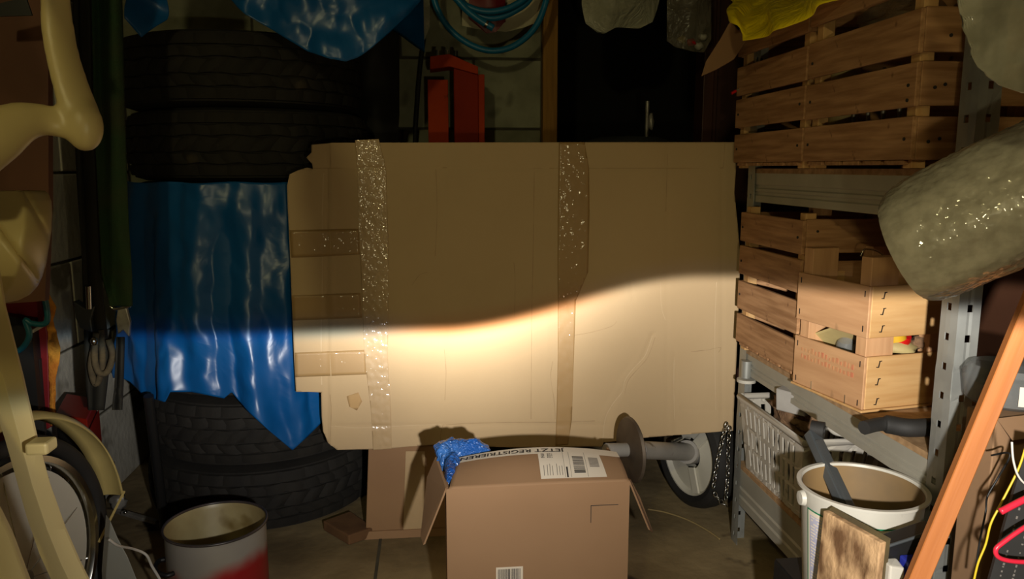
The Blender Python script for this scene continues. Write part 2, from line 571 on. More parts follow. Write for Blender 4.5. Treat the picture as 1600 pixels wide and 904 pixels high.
def spline(pts, n=8, closed=False):
    pts = [Vector(p) for p in pts]
    m = len(pts)
    out = []
    for i in range(m if closed else m - 1):
        g = (lambda k: pts[k % m]) if closed else (lambda k: pts[max(0, min(m - 1, k))])
        a, b, c, d = g(i - 1), g(i), g(i + 1), g(i + 2)
        for k in range(n):
            t = k / n
            out.append(0.5 * (2 * b + (c - a) * t + (2 * a - 5 * b + 4 * c - d) * t * t + (3 * b - a - 3 * c + d) * t ** 3))
    if not closed:
        out.append(pts[-1])
    return out


def wrinkle(p, f=6.0, s=0.0):
    return noise.noise(Vector((p[0] * f + s, p[1] * f, p[2] * f * 0.6)))


# ================================================================== SETTING
WL, WR, WB, CE = -1.05, 1.32, 2.85, 2.35
fl = MB().box((-1.35, -4.2, -0.06), (1.6, 3.7, 0.0)).build('floor', FLOORM)
struct(fl)
seam = MB().box((-0.163, 1.2, 0.0005), (-0.155, 2.9, 0.002)).build('floor_joint', MORTAR, fl)
struct(MB().box((-1.35, -4.2, CE), (1.6, 3.7, CE + 0.06)).build('ceiling', CEILM))
struct(MB().box((WR, -4.2, 0), (WR + 0.1, 3.7, CE)).build('wall_right', BROWNPANEL))
struct(MB().box((-1.35, -4.2, 0), (1.6, -4.1, CE)).build('wall_front', MORTAR))
# left wall: mortar core with separate concrete blocks
wl = struct(MB().box((WL - 0.25, -4.2, 0), (WL - 0.008, 2.97, CE)).build('wall_left', MORTAR))
BH, BL = 0.245, 0.50
for r in range(9):
    off = (r % 2) * BL / 2
    for k in range(-1, 6):
        y0 = 0.32 + k * (BL + 0.008) + off
        y1 = min(y0 + BL, WB - 0.004)
        if y1 - y0 < 0.06 or y0 < -0.3:
            continue
        z0 = 0.058 + (r - 0) * (BH + 0.008) - 0.03 if r else 0.0
        z1 = 0.028 + (r + 1) * (BH + 0.008) - 0.008
        z0 = 0.0 if r == 0 else 0.028 + r * (BH + 0.008)
        dx = random.uniform(-0.003, 0.003)
        MB().box((WL - 0.12, y0, z0), (WL + dx, y1, z1)).build('concrete_block', WHITEWASH, wl, bevel=0.004)
# back wall, up to the timber post beside the dark recess
wb = struct(MB().box((WL - 0.25, WB + 0.008, 0), (0.41, WB + 0.12, CE)).build('wall_back', MORTAR))
BHB = 0.239
for r in range(9):
    z0 = 0.206 + (r - 1) * (BHB + 0.008)
    z1 = z0 + BHB
    z0 = max(z0, 0)
    if z1 - z0 < 0.03 or z1 > CE:
        continue
    for k in range(4):
        x1 = 0.405 - k * (BL + 0.008) + (0.26 if r % 2 else 0.0)
        x0 = max(x1 - BL, WL + 0.004)
        x1 = min(x1, 0.405)
        if x1 - x0 < 0.05:
            continue
        dy = random.uniform(-0.003, 0.003)
        MB().box((x0, WB + dy, z0), (x1, WB + 0.1, z1)).build('concrete_block', CONCRETE, wb, bevel=0.004)
# timber post, recess behind and dark reddish door leaf to the right
struct(MB().box((0.409, WB - 0.03, 0), (0.462, WB + 0.12, CE)).build('trim_1', YELLOWPOST, bevel=0.003))
rec = MB()
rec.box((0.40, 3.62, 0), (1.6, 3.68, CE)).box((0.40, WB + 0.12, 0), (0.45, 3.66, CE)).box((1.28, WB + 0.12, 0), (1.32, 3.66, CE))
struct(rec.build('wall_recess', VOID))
dr = struct(MB().box((1.03, WB - 0.02, 0), (1.315, WB + 0.03, CE)).build('door_1', DARKWOOD, bevel=0.003))
MB().box((1.06, WB - 0.028, 0.3), (1.075, WB - 0.02, 2.0)).build('moulding', DARKWOOD, dr)
struct(MB().box((1.0, WB - 0.045, 0), (1.04, WB + 0.05, CE)).build('trim_2', DARKWOOD, bevel=0.003))
struct(MB().box((-0.98, WB - 0.065, 1.74), (1.30, WB - 0.035, 1.79)).build('trim_3', YELLOWPOST))

# ================================================================== TYRES
TX, TR = -0.551, 0.356
TY = 2.134 + TR
TZ = [0.0, 0.204, 0.408, 0.61, 0.8115, 1.0125, 1.214]
TH = 0.2


def tyre_mesh(name, seed):
    rnd = random.Random(seed)
    R, H = TR, TH
    prof = []                                        # (radius, height, tread row or None)
    def half(sign):
        z = lambda q: H / 2 + sign * q
        return [(R * 0.60, z(0.078), 0), (R * 0.64, z(0.092), 0), (R * 0.74, z(0.1), 0), (R * 0.86, z(0.098), 0), (R * 0.94, z(0.089), 0)]
    bot = half(-1)
    rows = [(-0.083, -0.056), (-0.05, -0.024), (-0.018, 0.018), (0.024, 0.05), (0.056, 0.083)]
    prof += [(r, z, -1) for r, z, _ in bot]
    for k, (a, b) in enumerate(rows):
        crown = lambda q: R * (1 - 0.035 * (abs(q) / 0.083) ** 2.2)
        prof += [(crown(a) - 0.009, H / 2 + a - 0.0015, -1), (crown(a), H / 2 + a, k), (crown((a + b) / 2), H / 2 + (a + b) / 2, k),
                 (crown(b), H / 2 + b, k), (crown(b) - 0.009, H / 2 + b + 0.0015, -1)]
    prof += [(r, z, -1) for r, z, _ in half(1)[::-1]]
    prof += [(R * 0.57, H / 2 + 0.06, -1), (R * 0.57, H / 2 - 0.06, -1)]
    n = 168
    k = len(prof)
    vs, fs = [], []
    for i in range(n):
        for r, z, row in prof:
            rr, zz, ii = r, z, i
            if row >= 0:
                if row in (0, 4):
                    rr -= 0.0045 if (i + row) % 6 == 0 else 0.0
                else:
                    rr -= 0.005 if (i + row * 2) % 4 == 0 else 0.0
                    zz += 0.0022 * sin(2 * pi * i / 8 + row)
            a = 2 * pi * (i + (1.3 * sin(z * 60) if 0 < row < 4 else 0)) / n
            vs.append((rr * cos(a), rr * sin(a), zz))
        j = (i + 1) % n
        for t in range(k):
            u = (t + 1) % k
            fs.append((i * k + t, j * k + t, j * k + u, i * k + u))
    me = bpy.data.meshes.new(name)
    me.from_pydata(vs, [], fs)
    bm = bmesh.new(); bm.from_mesh(me)
    bmesh.ops.recalc_face_normals(bm, faces=bm.faces)
    bm.to_mesh(me); bm.free()
    me.materials.append(RUBBER)
    me.shade_smooth()
    me.set_sharp_from_angle(angle=radians(32))
    return me


tyre_me = tyre_mesh('car_tyre', 1)
tlab = ['worn dark car tyre at the bottom of the stack, on the floor',
        'dusty car tyre second from the floor in the stack, below the blue tarp tip',
        'car tyre third from the floor, its dusty tread showing under the blue tarp hem',
        'car tyre in the middle of the stack, hidden behind the blue tarp',
        'car tyre third from the top of the stack, its front covered by the blue tarp',
        'dark car tyre just above the blue tarp, second from the top',
        'dark car tyre on top of the stack, under the blue heap of tarp']
joff = [(0.0, 0.0), (0.006, -0.004), (-0.008, 0.0), (0.004, 0.0), (0.0, 0.0), (0.006, 0.0), (-0.012, 0.0)]
for i, z in enumerate(TZ):
    o = bpy.data.objects.new('car_tyre', tyre_me)
    COL.objects.link(o)
    o.rotation_euler = (0, 0, 0.9 * i)
    place(o, (TX + joff[i][0], TY + joff[i][1], z))
    tag(o, tlab[i], 'tyre', 'stack of tyres by the back wall')

# ================================================================== LARGE CARDBOARD SHEET
CY = 2.082


def card_y(x, z):
    y = CY + 0.006 * sin(3.1 * x + 0.6) * sin(2.6 * z) + 0.003 * noise.noise(Vector((x * 5, 0, z * 4)))
    px = proj((x, CY, z))
    # pressed score lines
    for cx, dpt in ((462, .0), (512, .0025), (518, -.002), (695, .0012), (862, .0012), (1043, .001), (1128, .0015)):
        y += dpt * exp(-((px[0] - cx) / 2.6) ** 2)
    for cyy, dpt, a, b in ((262, .0022, 440, 1160), (664, .0018, 520, 950), (640, .001, 1060, 1160)):
        if a < px[0] < b:
            y += dpt * exp(-((px[1] - cyy) / 2.4) ** 2)
    # buckle line running down to the torn bottom edge
    bx = interp(px[1], [(520, 1022), (560, 1004), (600, 976), (640, 954), (665, 945), (692, 941)])
    if px[1] > 520:
        y += 0.0035 * exp(-((px[0] - bx) / 3.2) ** 2)
        y += 0.006 * max(0, min(1, (bx - px[0]) / 12.0)) * max(0, min(1, (px[1] - 520) / 60.0)) * max(0, min(1, 1 - (bx - px[0]) / 180.0))
    lines = ((985, 425, 990, 470), (1054, 545, 1056, 690), (700, 440, 705, 500))
    for x0, y0, x1, y1 in lines:
        if y0 < px[1] < y1:
            lx = x0 + (x1 - x0) * (px[1] - y0) / (y1 - y0)
            y += 0.0016 * exp(-((px[0] - lx) / 2.2) ** 2)
    return y


card_px = [(487, 226), (520, 223), (700, 222.5), (900, 222), (1152, 222), (1150, 262), (1147, 300), (1152, 350), (1156, 400), (1153, 480),
           (1150, 560), (1147, 620), (1145, 672), (1060, 679), (1000, 684), (944, 691), (941, 698), (880, 699), (800, 699), (740, 697),
           (690, 694), (640, 697), (600, 701), (560, 701), (527, 702), (512, 690), (505, 672), (503, 650), (502, 612), (482, 611), (463, 611), (460, 560),
           (456, 460), (453, 380), (450, 320), (449, 290), (453, 272), (466, 266), (480, 262), (489, 264), (488, 256), (479, 246), (487, 238)]
cb = thing('cardboard_sheet', 'large flat brown cardboard sheet standing upright, headlight beam falling across it', 'cardboard', at(800, 690, Y=CY))


def sheet_from_px(pts, step, yfn, name, m, parent, thick, lift=0.0):
    bm = bmesh.new()
    vs = [bm.verts.new(at(x, y, Y=CY)) for x, y in pts]
    bm.faces.new(vs)
    xs = [v.co.x for v in vs]; zs = [v.co.z for v in vs]
    def cuts(a, b, co, no):
        n = max(1, int((b - a) / step))
        for i in range(1, n):
            c = [0, 0, 0]
            c[co] = a + (b - a) * i / n
            bmesh.ops.bisect_plane(bm, geom=bm.verts[:] + bm.edges[:] + bm.faces[:], plane_co=c, plane_no=no)
    cuts(min(xs), max(xs), 0, (1, 0, 0))
    cuts(min(zs), max(zs), 2, (0, 0, 1))
    c0 = Vector((sum(xs) / len(xs), CY, sum(zs) / len(zs)))
    for v in bm.verts:
        v.co.y = yfn(v.co.x, v.co.z) - lift
    for v in bm.verts:
        v.co -= c0
    bmesh.ops.recalc_face_normals(bm, faces=bm.faces)
    me = bpy.data.meshes.new(name)
    bm.to_mesh(me); bm.free()
    me.materials.append(m)
    me.shade_smooth()
    me.set_sharp_from_angle(angle=radians(50))
    o = bpy.data.objects.new(name, me)
    COL.objects.link(o)
    place(o, c0, parent)
    solid(o, thick, 0.0)
    return o


sheet_from_px(card_px, 0.006, card_y, 'board', CARD, cb, 0.005)


def crinkle_y(x, z):
    return card_y(x, z) - 0.0011 * noise.noise(Vector((x * 90, 1.0, z * 60))) - 0.0004 * noise.noise(Vector((x * 200, 1.0, z * 160)))


# tape: clear band on the left, brown band near the middle, short pieces along the left edge
o = sheet_from_px([(555, 219), (592, 217), (603, 262), (607, 380), (607, 470), (606, 560), (611, 640), (612, 700), (583, 702), (580, 640), (570, 560), (566, 470), (562, 380), (558, 262)],
                  0.0035, crinkle_y, 'tape', TAPE_CLEAR, cb, 0.0006, 0.0044)
o['label'] = 'clear crinkled packing tape with glints'
o = sheet_from_px([(873, 222), (913, 222), (920, 262), (921, 330), (919, 425), (900, 470), (897, 560), (894, 655), (888, 695), (868, 697), (870, 640), (872, 560), (872, 470), (871, 400), (872, 300)],
                  0.008, crinkle_y, 'tape', TAPE_BROWN, cb, 0.0006, 0.0042)
o['label'] = 'brown packing tape running down near the middle'
for a in ([(453, 359), (560, 357), (564, 397), (510, 400), (456, 402)],
          [(456, 461), (563, 457), (566, 496), (458, 500)],
          [(461, 550), (572, 546), (573, 584), (462, 588)]):
    o = sheet_from_px(a, 0.01, card_y, 'tape', TAPE_BROWN, cb, 0.0005, 0.0036)
    o['label'] = 'short brown tape strip across the left edge'
o = sheet_from_px([(542, 618), (560, 612), (566, 626), (558, 640), (546, 634)], 0.01, card_y, 'torn_patch', CARD_BACK, cb, 0.0006, 0.0034)

# pressed score lines and creases, thin strips painting rub wear and fold shading onto the board
CREASE = mat('worn_shaded_crease', srgb(164, 138, 102), srgb(176, 150, 114), 0.85, 30)
CREASE_PALE = mat('pale_crease', srgb(206, 182, 146), srgb(198, 174, 138), 0.85, 30)


def crease(pts, m=CREASE, w=0.0022):
    mb = MB()
    P = spline([at(x, y, Y=CY) for x, y in pts], 10)
    for p in P:
        p.y = card_y(p.x, p.z) - 0.0031
    n = len(P)
    vs = []
    for i, p in enumerate(P):
        t_ = (P[min(i + 1, n - 1)] - P[max(i - 1, 0)])
        s_ = Vector((t_.z, 0, -t_.x)).normalized() * w / 2 * (0.6 + 0.5 * noise.noise(p * 40))
        vs += [p - s_, p + s_]
    mb.add(vs, [(2 * i, 2 * i + 1, 2 * i + 3, 2 * i + 2) for i in range(n - 1)])
    return mb.build('crease', m, cb)


crease([(490, 263), (620, 262), (760, 262), (900, 263), (1020, 263), (1148, 262)], CREASE, 0.0028)
crease([(516, 224), (517, 262)], CREASE, 0.003)
crease([(506, 270), (504, 340), (504, 440), (502, 520), (503, 600)], CREASE_PALE, 0.004)
crease([(514, 264), (513, 350), (512, 420)], CREASE, 0.003)
crease([(681, 264), (683, 330), (680, 400)], CREASE, 0.002)
crease([(694, 545), (697, 580), (695, 625)], CREASE, 0.002)
crease([(835, 262), (833, 400), (831, 500), (830, 655)], CREASE, 0.0025)
crease([(803, 410), (805, 440), (804, 495)], CREASE, 0.002)
crease([(644, 445), (655, 430), (668, 425)], CREASE, 0.0018)
crease([(1043, 240), (1041, 300), (1040, 330)], CREASE, 0.002)
crease([(1132, 224), (1130, 262)], CREASE, 0.002)
crease([(1032, 440), (1034, 480), (1040, 500)], CREASE_PALE, 0.002)
crease([(1119, 440), (1116, 520), (1118, 640)], CREASE_PALE, 0.003)
crease([(1054, 545), (1053, 600), (1054, 655)], CREASE_PALE, 0.0028)
crease([(1020, 525), (1008, 556), (992, 574), (978, 592), (972, 612), (956, 634), (946, 655), (942, 690)], CREASE_PALE, 0.0034)
crease([(1024, 527), (1012, 558), (996, 577), (982, 595), (976, 614)], CREASE, 0.002)
crease([(898, 524), (925, 519), (955, 510), (964, 502)], CREASE, 0.0018)
crease([(692, 664), (740, 661), (820, 660), (880, 660), (930, 658)], CREASE, 0.0024)
crease([(692, 664), (688, 680), (690, 692)], CREASE, 0.0024)
crease([(516, 664), (560, 667), (630, 665), (690, 663)], CREASE_PALE, 0.0022)
crease([(516, 615), (518, 640), (516, 690)], CREASE, 0.0022)
crease([(864, 565), (861, 590), (866, 625), (868, 655)], CREASE, 0.0022)
crease([(1080, 549), (1105, 546), (1125, 542), (1122, 550)], CREASE, 0.002)

# ================================================================== LOWER BLUE TARP
TARP_R = TR + 0.012
tp_bottom = [(190, 590), (203, 596), (225, 618), (258, 628), (266, 612), (300, 612), (350, 622), (362, 612), (385, 640), (420, 672), (457, 703), (480, 682), (502, 660), (520, 640)]


def tarp_pt(u, v):
    th = radians(-172 + 128 * u)
    r = TARP_R
    fold = 0.014 * sin(u * 46 + 1.2 * sin(v * 3.1)) * (0.35 + 0.65 * v) + 0.012 * sin(u * 23 + 2 + 1.5 * v) * (0.25 + v)
    fold += 0.012 * noise.noise(Vector((u * 9, v * 5, 0.3))) + 0.006 * noise.noise(Vector((u * 26, v * 12, 2.3)))
    flare = 0.03 * v * v
    rr = r + max(0.0, 0.012 + fold) + flare
    x, y = TX + rr * cos(th), TY + rr * sin(th)
    y = min(y, 2.6)
    x = max(x, WL + 0.02)
    zt = 1.012 + 0.002 * sin(u * 30)
    zb = 0.4
    for _ in range(3):
        px, py = proj((x, y, zb))
        yb = interp(px, tp_bottom)
        zb = at(px, yb, Y=y).z
    if u < 0.18:
        zb = max(zb, 0.46)
    z = zt + (zb - zt) * v
    # keep clear of the cardboard plane on the right
    if y < CY + 0.012 and x > -0.42:
        y = CY + 0.012 + 0.3 * (y - CY - 0.012)
    return Vector((x, y, z))


tarp = MB().grid(tarp_pt, 200, 110).build('blue_tarp', BLUE_TARP, smooth=180)
solid(tarp, 0.0015)
tag(tarp, 'crumpled blue plastic tarp hanging down over the tyre stack, left of the cardboard', 'tarp')

# upper blue tarp: a heap on top of the stack hanging over its front
ub_bottom = [(355, -8), (372, 12), (385, 24), (420, 44), (450, 62), (480, 80), (515, 92), (541, 97), (560, 90), (580, 76), (610, 50), (640, 22), (662, -4)]


def heap_pt(u, v):
    px = 357 + 303 * u
    yb = interp(px, ub_bottom)
    Yf = 2.085 - 0.05 * sin(pi * u) - 0.02 * noise.noise(Vector((u * 7, v * 5, 0)))
    b = at(px, yb, Y=Yf)
    if v < 0.55:
        t = v / 0.55
        ztop = 1.55 + 0.1 * sin(pi * u)
        p = Vector((b.x * (1 - 0.06 * t), Yf + 0.03 * t * t, b.z + (ztop - b.z) * t))
    else:
        t = (v - 0.55) / 0.45
        ztop = 1.55 + 0.1 * sin(pi * u)
        p = Vector((b.x * 0.94, Yf + 0.03 + 0.5 * t, ztop + 0.05 * sin(pi * t) - 0.13 * t * t))
    k = noise.noise(p * 9) * 0.022 + noise.noise(p * 22) * 0.008
    p.y -= abs(k)
    return p


ub = thing('tarp_heap', 'blue tarp bundled up on top of the tyre stack with a hanging pointed flap', 'tarp', (TX, TY, 1.41))
solid(MB().grid(heap_pt, 120, 90).build('sheet', BLUE_TARP, ub, smooth=180), 0.0015)


def corner_pt(u, v):
    top = at(170 + 90 * u, -220, Y=2.02)
    bot = at(196 + 52 * u, 26 + 32 * (1 - abs(2 * u - 0.9)), Y=2.02)
    p = top.lerp(bot, v)
    p.y += 0.05 * noise.noise(p * 14) + 0.05 * u
    return p


solid(MB().grid(corner_pt, 36, 36).build('flap', BLUE_TARP, ub, smooth=180), 0.0015)


# ================================================================== STEEL SHELF UNIT
SX, SYN, SYF, SXB = 0.842, 1.134, 1.99, 1.245
shelf = thing('steel_shelf', 'grey galvanised steel shelf unit with three decks along the right wall', 'shelf', (SX, (SYN + SYF) / 2, 0))


def perforated(o0, e, zmax, w, name_dir):
    """one flange of an angle post: slots punched through in a row"""
    mb = MB()
    e = Vector(e)
    o0 = Vector(o0)
    cols = [0, w * 0.38, w * 0.64, w]
    zs = [0.0]
    z = 0.02
    while z < zmax - 0.03:
        zs += [z, z + 0.012]
        z += 0.05
    zs.append(zmax)
    for j in range(len(zs) - 1):
        slot = j % 2 == 1
        for i in range(3):
            if slot and i == 1:
                continue
            a, b = o0 + e * cols[i], o0 + e * cols[i + 1]
            mb.add([a + Vector((0, 0, zs[j])), b + Vector((0, 0, zs[j])), b + Vector((0, 0, zs[j + 1])), a + Vector((0, 0, zs[j + 1]))], [(0, 1, 2, 3)])
    return mb


def angle_post(x, y, sx, sy):
    mb = perforated((x, y, 0), (0, sy, 0), 1.92, 0.042, 0)
    m2 = perforated((x, y, 0), (sx, 0, 0), 1.92, 0.038, 0)
    mb.add(m2.v, m2.f)
    o = mb.build('post', STEEL, shelf)
    bm = bmesh.new(); bm.from_mesh(o.data)
    bmesh.ops.remove_doubles(bm, verts=bm.verts, dist=1e-5)
    bm.to_mesh(o.data); bm.free()
    solid(o, 0.0022)
    MB().lathe([(0.0, 0.0), (0.012, 0.0), (0.012, 1.92), (0.0, 1.92)], 4, (x + sx * 0.001, y + sy * 0.001, 0)) if False else None
    return o


angle_post(SX, SYN, 1, 1)
angle_post(SX, SYF, 1, -1)
angle_post(SXB, SYN, -1, 1)
angle_post(SXB, SYF, -1, -1)
DECKS = [(0.118, 0.222), (0.496, 0.552), (0.962, 1.036)]
for zb, zt in DECKS:
    h = zt - zb
    # front and back beams: rolled profile with two grooves
    for xb, sgn in ((SX + 0.004, 1), (SXB - 0.004, -1)):
        prof = [(0, 0), (0.0, h * 0.22), (0.004, h * 0.26), (0.004, h * 0.34), (0, h * 0.38), (0, h * 0.46), (0.004, h * 0.5), (0.004, h * 0.58), (0, h * 0.62), (0, h), (0.012, h), (0.012, 0)]
        poly = [Vector((xb + sgn * a, SYN + 0.004, zb + b)) for a, b in prof]
        MB().prism(poly, (0, SYF - SYN - 0.008, 0)).build('beam', STEEL_BEAM, shelf)
    for yb in (SYN + 0.004, SYF - 0.016):
        MB().box((SX + 0.016, yb, zb), (SXB - 0.016, yb + 0.012, zt)).build('beam', STEEL_BEAM, shelf)
    MB().box((SX + 0.005, SYN + 0.003, zt), (SXB - 0.005, SYF - 0.003, zt + 0.012)).build('deck', CHIPBOARD, shelf)
DZ = [zt + 0.012 for _, zt in DECKS]      # 0.234, 0.564, 1.048


def crate_frame(corner, yaw):
    a = Vector((-sin(yaw), cos(yaw), 0))          # along the front, away from the camera
    b = Vector((cos(yaw), sin(yaw), 0))           # into the shelf
    return Vector(corner), a, b


def slat_crate(label, corner, yaw, la, lb, z0, rows, ht, gap, wood, base=0.012, skip=(), group=None, posth=None, lift_top=0.0):
    c, a, b = crate_frame(corner, yaw)
    root = thing('slatted_crate', label, 'crate', c + a * la / 2 + b * lb / 2 + Vector((0, 0, z0 - c.z)), group)
    zz = Vector((0, 0, 1))
    t = 0.009
    o0 = Vector((c.x, c.y, z0))
    for k in range(rows):
        zc = base + k * (ht + gap) + ht / 2
        if k == rows - 1:
            zc += lift_top
        jit = lambda: random.uniform(-0.0025, 0.0025)
        for side, (pc, dr, ln, nz) in enumerate(((o0 + a * la / 2 + b * t / 2, a, la, b), (o0 + a * la / 2 + b * (lb - t / 2), a, la, b),
                                  (o0 + b * lb / 2 + a * t / 2, b, lb - 2 * t - 0.001, a), (o0 + b * lb / 2 + a * (la - t / 2), b, lb - 2 * t - 0.001, a))):
            if (side, k) in skip:
                continue
            plank('slat', wood, root, pc + zz * (zc + jit()), (ln, ht, t), dr, zz + (dr * jit() * 1.5 if side == 0 else Vector()))
    hh = posth or (base + rows * (ht + gap) + lift_top)
    for p in (o0 + a * (t + 0.015) + b * (t + 0.015), o0 + a * (la - t - 0.015) + b * (t + 0.015),
              o0 + a * (t + 0.015) + b * (lb - t - 0.015), o0 + a * (la - t - 0.015) + b * (lb - t - 0.015)):
        plank('corner_post', WOOD_PALE if wood is WOOD else wood, root, p + zz * hh / 2, (hh, 0.026, 0.026), zz, a)
    n = 5
    for i in range(n):
        w = (la - 0.03) / n
        plank('floor_slat', wood, root, o0 + a * (0.015 + w * (i + 0.5)) + b * lb / 2 + zz * (base - 0.006), (lb - 0.004, w * 0.82, 0.008), b, a)
    return root, o0, a, b


def nails(root, o0, a, b, spots, m=BLACK_RUBBER):
    for (du, dz, face) in spots:
        p = o0 + (a * du - b * 0.0008 if face == 'front' else b * du - a * 0.0008) + Vector((0, 0, dz))
        n = -b if face == 'front' else -a
        MB().lathe([(0.0, 0.0012), (0.003, 0.0012), (0.003, -0.001), (0.0, -0.001)], 8, p, n).build('nail', m, root)


UP_W = 0.385
r1, o1, a1, b1 = slat_crate('slatted wooden fruit crate on the top shelf, nearer of the two, holding plastic bags', (0.815, 1.252, DZ[2]), 0, UP_W, 0.50, DZ[2] + 0.001, 4, 0.073, 0.0145, WOOD, base=0.016, lift_top=0.02)
nails(r1, o1, a1, b1, [(0.03, 0.045, 'end'), (0.034, 0.135, 'end'), (0.052, 0.14, 'end'), (0.05, 0.05, 'end'), (0.055, 0.22, 'end'),
                       (0.02, 0.14, 'front'), (0.02, 0.115, 'front'), (0.02, 0.05, 'front'), (0.365, 0.05, 'front'), (0.365, 0.14, 'front'), (0.365, 0.22, 'front')])
r2, o2, a2, b2 = slat_crate('slatted wooden fruit crate on the top shelf, further of the two, under the yellow bag', (0.815, 1.645, DZ[2]), 0, UP_W, 0.50, DZ[2] + 0.001, 4, 0.073, 0.0145, WOOD, base=0.016, lift_top=0.012)
nails(r2, o2, a2, b2, [(0.02, 0.05, 'front'), (0.02, 0.14, 'front'), (0.365, 0.05, 'front'), (0.365, 0.14, 'front')])
r3, o3, a3, b3 = slat_crate('slatted wooden crate at the far end of the middle shelf', (0.822, 1.632, DZ[1]), 0, 0.345, 0.40, DZ[1] + 0.001, 4, 0.076, 0.0145, WOOD, base=0.022)
nails(r3, o3, a3, b3, [(0.035, 0.345, 'end'), (0.035, 0.305, 'end'), (0.035, 0.24, 'end'), (0.02, 0.33, 'front'), (0.33, 0.33, 'front'), (0.33, 0.24, 'front'), (0.33, 0.15, 'front')])
# tall batten standing in the crate
tag(plank('wood_offcut', WOOD, None, at(1277, 345, Y=1.75) + Vector((0, 0, -0.13)), (0.34, 0.05, 0.02), (0.05, 0.02, 1), (1, 0, 0)), 'short wooden offcut standing up in the far crate on the middle shelf', 'wood')

# plywood crate at the front of the middle shelf
CZ = DZ[1] + 0.001
pc, pa, pb = crate_frame((0.85, 1.399, CZ), radians(10))
LA, LB = 0.222, 0.235
ply = thing('plywood_crate', 'pale plywood crate with two broad boards per side on the middle shelf', 'crate', pc + pa * LA / 2 + pb * LB / 2)
zz = Vector((0, 0, 1))
t = 0.006
for zlo, hh in ((0.006, 0.108), (0.152, 0.104)):
    zc = zlo + hh / 2
    plank('board', WOOD_PLY, ply, pc + pa * LA / 2 + pb * t / 2 + zz * zc, (LA, hh, t), pa)
    plank('board', WOOD_PLY, ply, pc + pa * LA / 2 + pb * (LB - t / 2) + zz * zc, (LA, hh, t), pa)
    plank('board', WOOD_PALE, ply, pc + pb * LB / 2 + pa * t / 2 + zz * zc, (LB - 2 * t - 0.001, hh, t), pb)
    plank('board', WOOD_PALE, ply, pc + pb * LB / 2 + pa * (LA - t / 2) + zz * zc, (LB - 2 * t - 0.001, hh, t), pb)
for ia in (0, 1):
    for ib in (0, 1):
        p = pc + pa * (t + 0.0165 if ia == 0 else LA - t - 0.0165) + pb * (t + 0.034 if ib == 0 else LB - t - 0.034)
        plank('corner_post', WOOD_PLY, ply, p + zz * 0.159, (0.306, 0.066, 0.03), zz, pb)
plank('bottom_panel', WOOD_PALE, ply, pc + pa * LA / 2 + pb * LB / 2 + zz * 0.003, (LB + 0.006, LA + 0.006, 0.005), pb, pa)
for zs in (0.021, 0.062, 0.098, 0.17, 0.205, 0.237):
    p = pc + pb * 0.034 - pa * 0.0008 + zz * zs
    MB().bar(p - zz * 0.006 - pb * 0.001, p + zz * 0.006 + pb * 0.0015, 0.0018, 0.0012, pa).bar(p + zz * 0.006, p + zz * 0.0065 + pb * 0.006, 0.0016, 0.0012, pa).bar(p - zz * 0.006, p - zz * 0.0055 - pb * 0.006, 0.0016, 0.0012, pa).build('staple', BLACK, ply)
for zs in (0.018, 0.098, 0.17, 0.24):
    for u in (0.012, LA - 0.012):
        p = pc + pa * u - pb * 0.0008 + zz * zs
        MB().bar(p - zz * 0.006, p + zz * 0.006, 0.0016, 0.0012, pb).build('staple', BLACK, ply)
for u in (0.048, 0.155):
    p = pc + pa * u - pb * 0.0012 + zz * 0.012
    MB().bar(p - zz * 0.012, p + zz * 0.012, 0.0022, 0.0012, pb).build('staple', CHROME, ply)
sm = MB()
for i in range(15):
    u = LA - 0.028 - i * 0.0115
    for j in range(2):
        p = pc + pa * u - pb * 0.0006 + zz * (0.068 + 0.016 * j - 0.0002 * i)
        hgt = random.uniform(0.006, 0.012)
        sm.bar(p, p + zz * hgt, random.uniform(0.003, 0.008), 0.0006, pb)
sm.build('faded_stamp', INK_RED, ply)

# contents of the plywood crate
def small(name, mb, m, label, cat, smooth=180, group=None, bevel=0.0):
    return tag(mb.build(name, m, None, smooth=smooth, bevel=bevel), label, cat, group)


ctr = lambda u, w, z: pc + pa * (LA * u) + pb * (LB * w) + zz * z
small('yellow_tube', MB().tube([at(1368, 412, Y=1.46) + Vector((0, 0, 0)), at(1388, 470, Y=1.45), at(1400, 530, Y=1.45)], 0.02, 16), YELLOW_PL,
      'yellow plastic tube leaning in the plywood crate beside the bubble wrap', 'tube', 40)
small('wire_piece', MB().tube(spline([at(1345, 400, Y=1.47), at(1352, 389, Y=1.47), at(1372, 393, Y=1.47), at(1385, 405, Y=1.47)]), 0.0014, 6), CHROME,
      'thin bent wire sticking up behind the plywood crate post', 'wire')
small('glossy_stopper', MB().lathe([(0.0, 0.012), (0.012, 0.012), (0.017, 0.004), (0.018, -0.01), (0.0, -0.012)], 20, ctr(0.17, 0.52, 0.138), (0.2, -0.6, 0.7)), RED,
      'glossy red stopper lying in the plywood crate', 'stopper', 40)
small('pale_bundle', MB().blob(ctr(0.3, 0.5, 0.12), (0.05, 0.05, 0.02), 3, 0.25), PALE_STUFF, 'pale crumpled paper in the plywood crate behind the red stopper', 'paper')
small('pink_rag', MB().blob(ctr(0.16, 0.72, 0.128), (0.02, 0.018, 0.014), 5, 0.2), RAG, 'brownish pink rag beside the red stopper in the plywood crate', 'rag')
def scoop_pt(u, v):
    p = ctr(0.42 + 0.5 * u, 0.10 + 0.35 * v, 0.15 - 0.05 * u + 0.015 * cos(v * 3))
    p.z -= 0.02 * sin(pi * v)
    return p
solid(small('yellow_paper', MB().grid(scoop_pt, 14, 14), PALE_STUFF, 'curled yellowish paper in the front gap of the plywood crate', 'paper'), 0.0012)
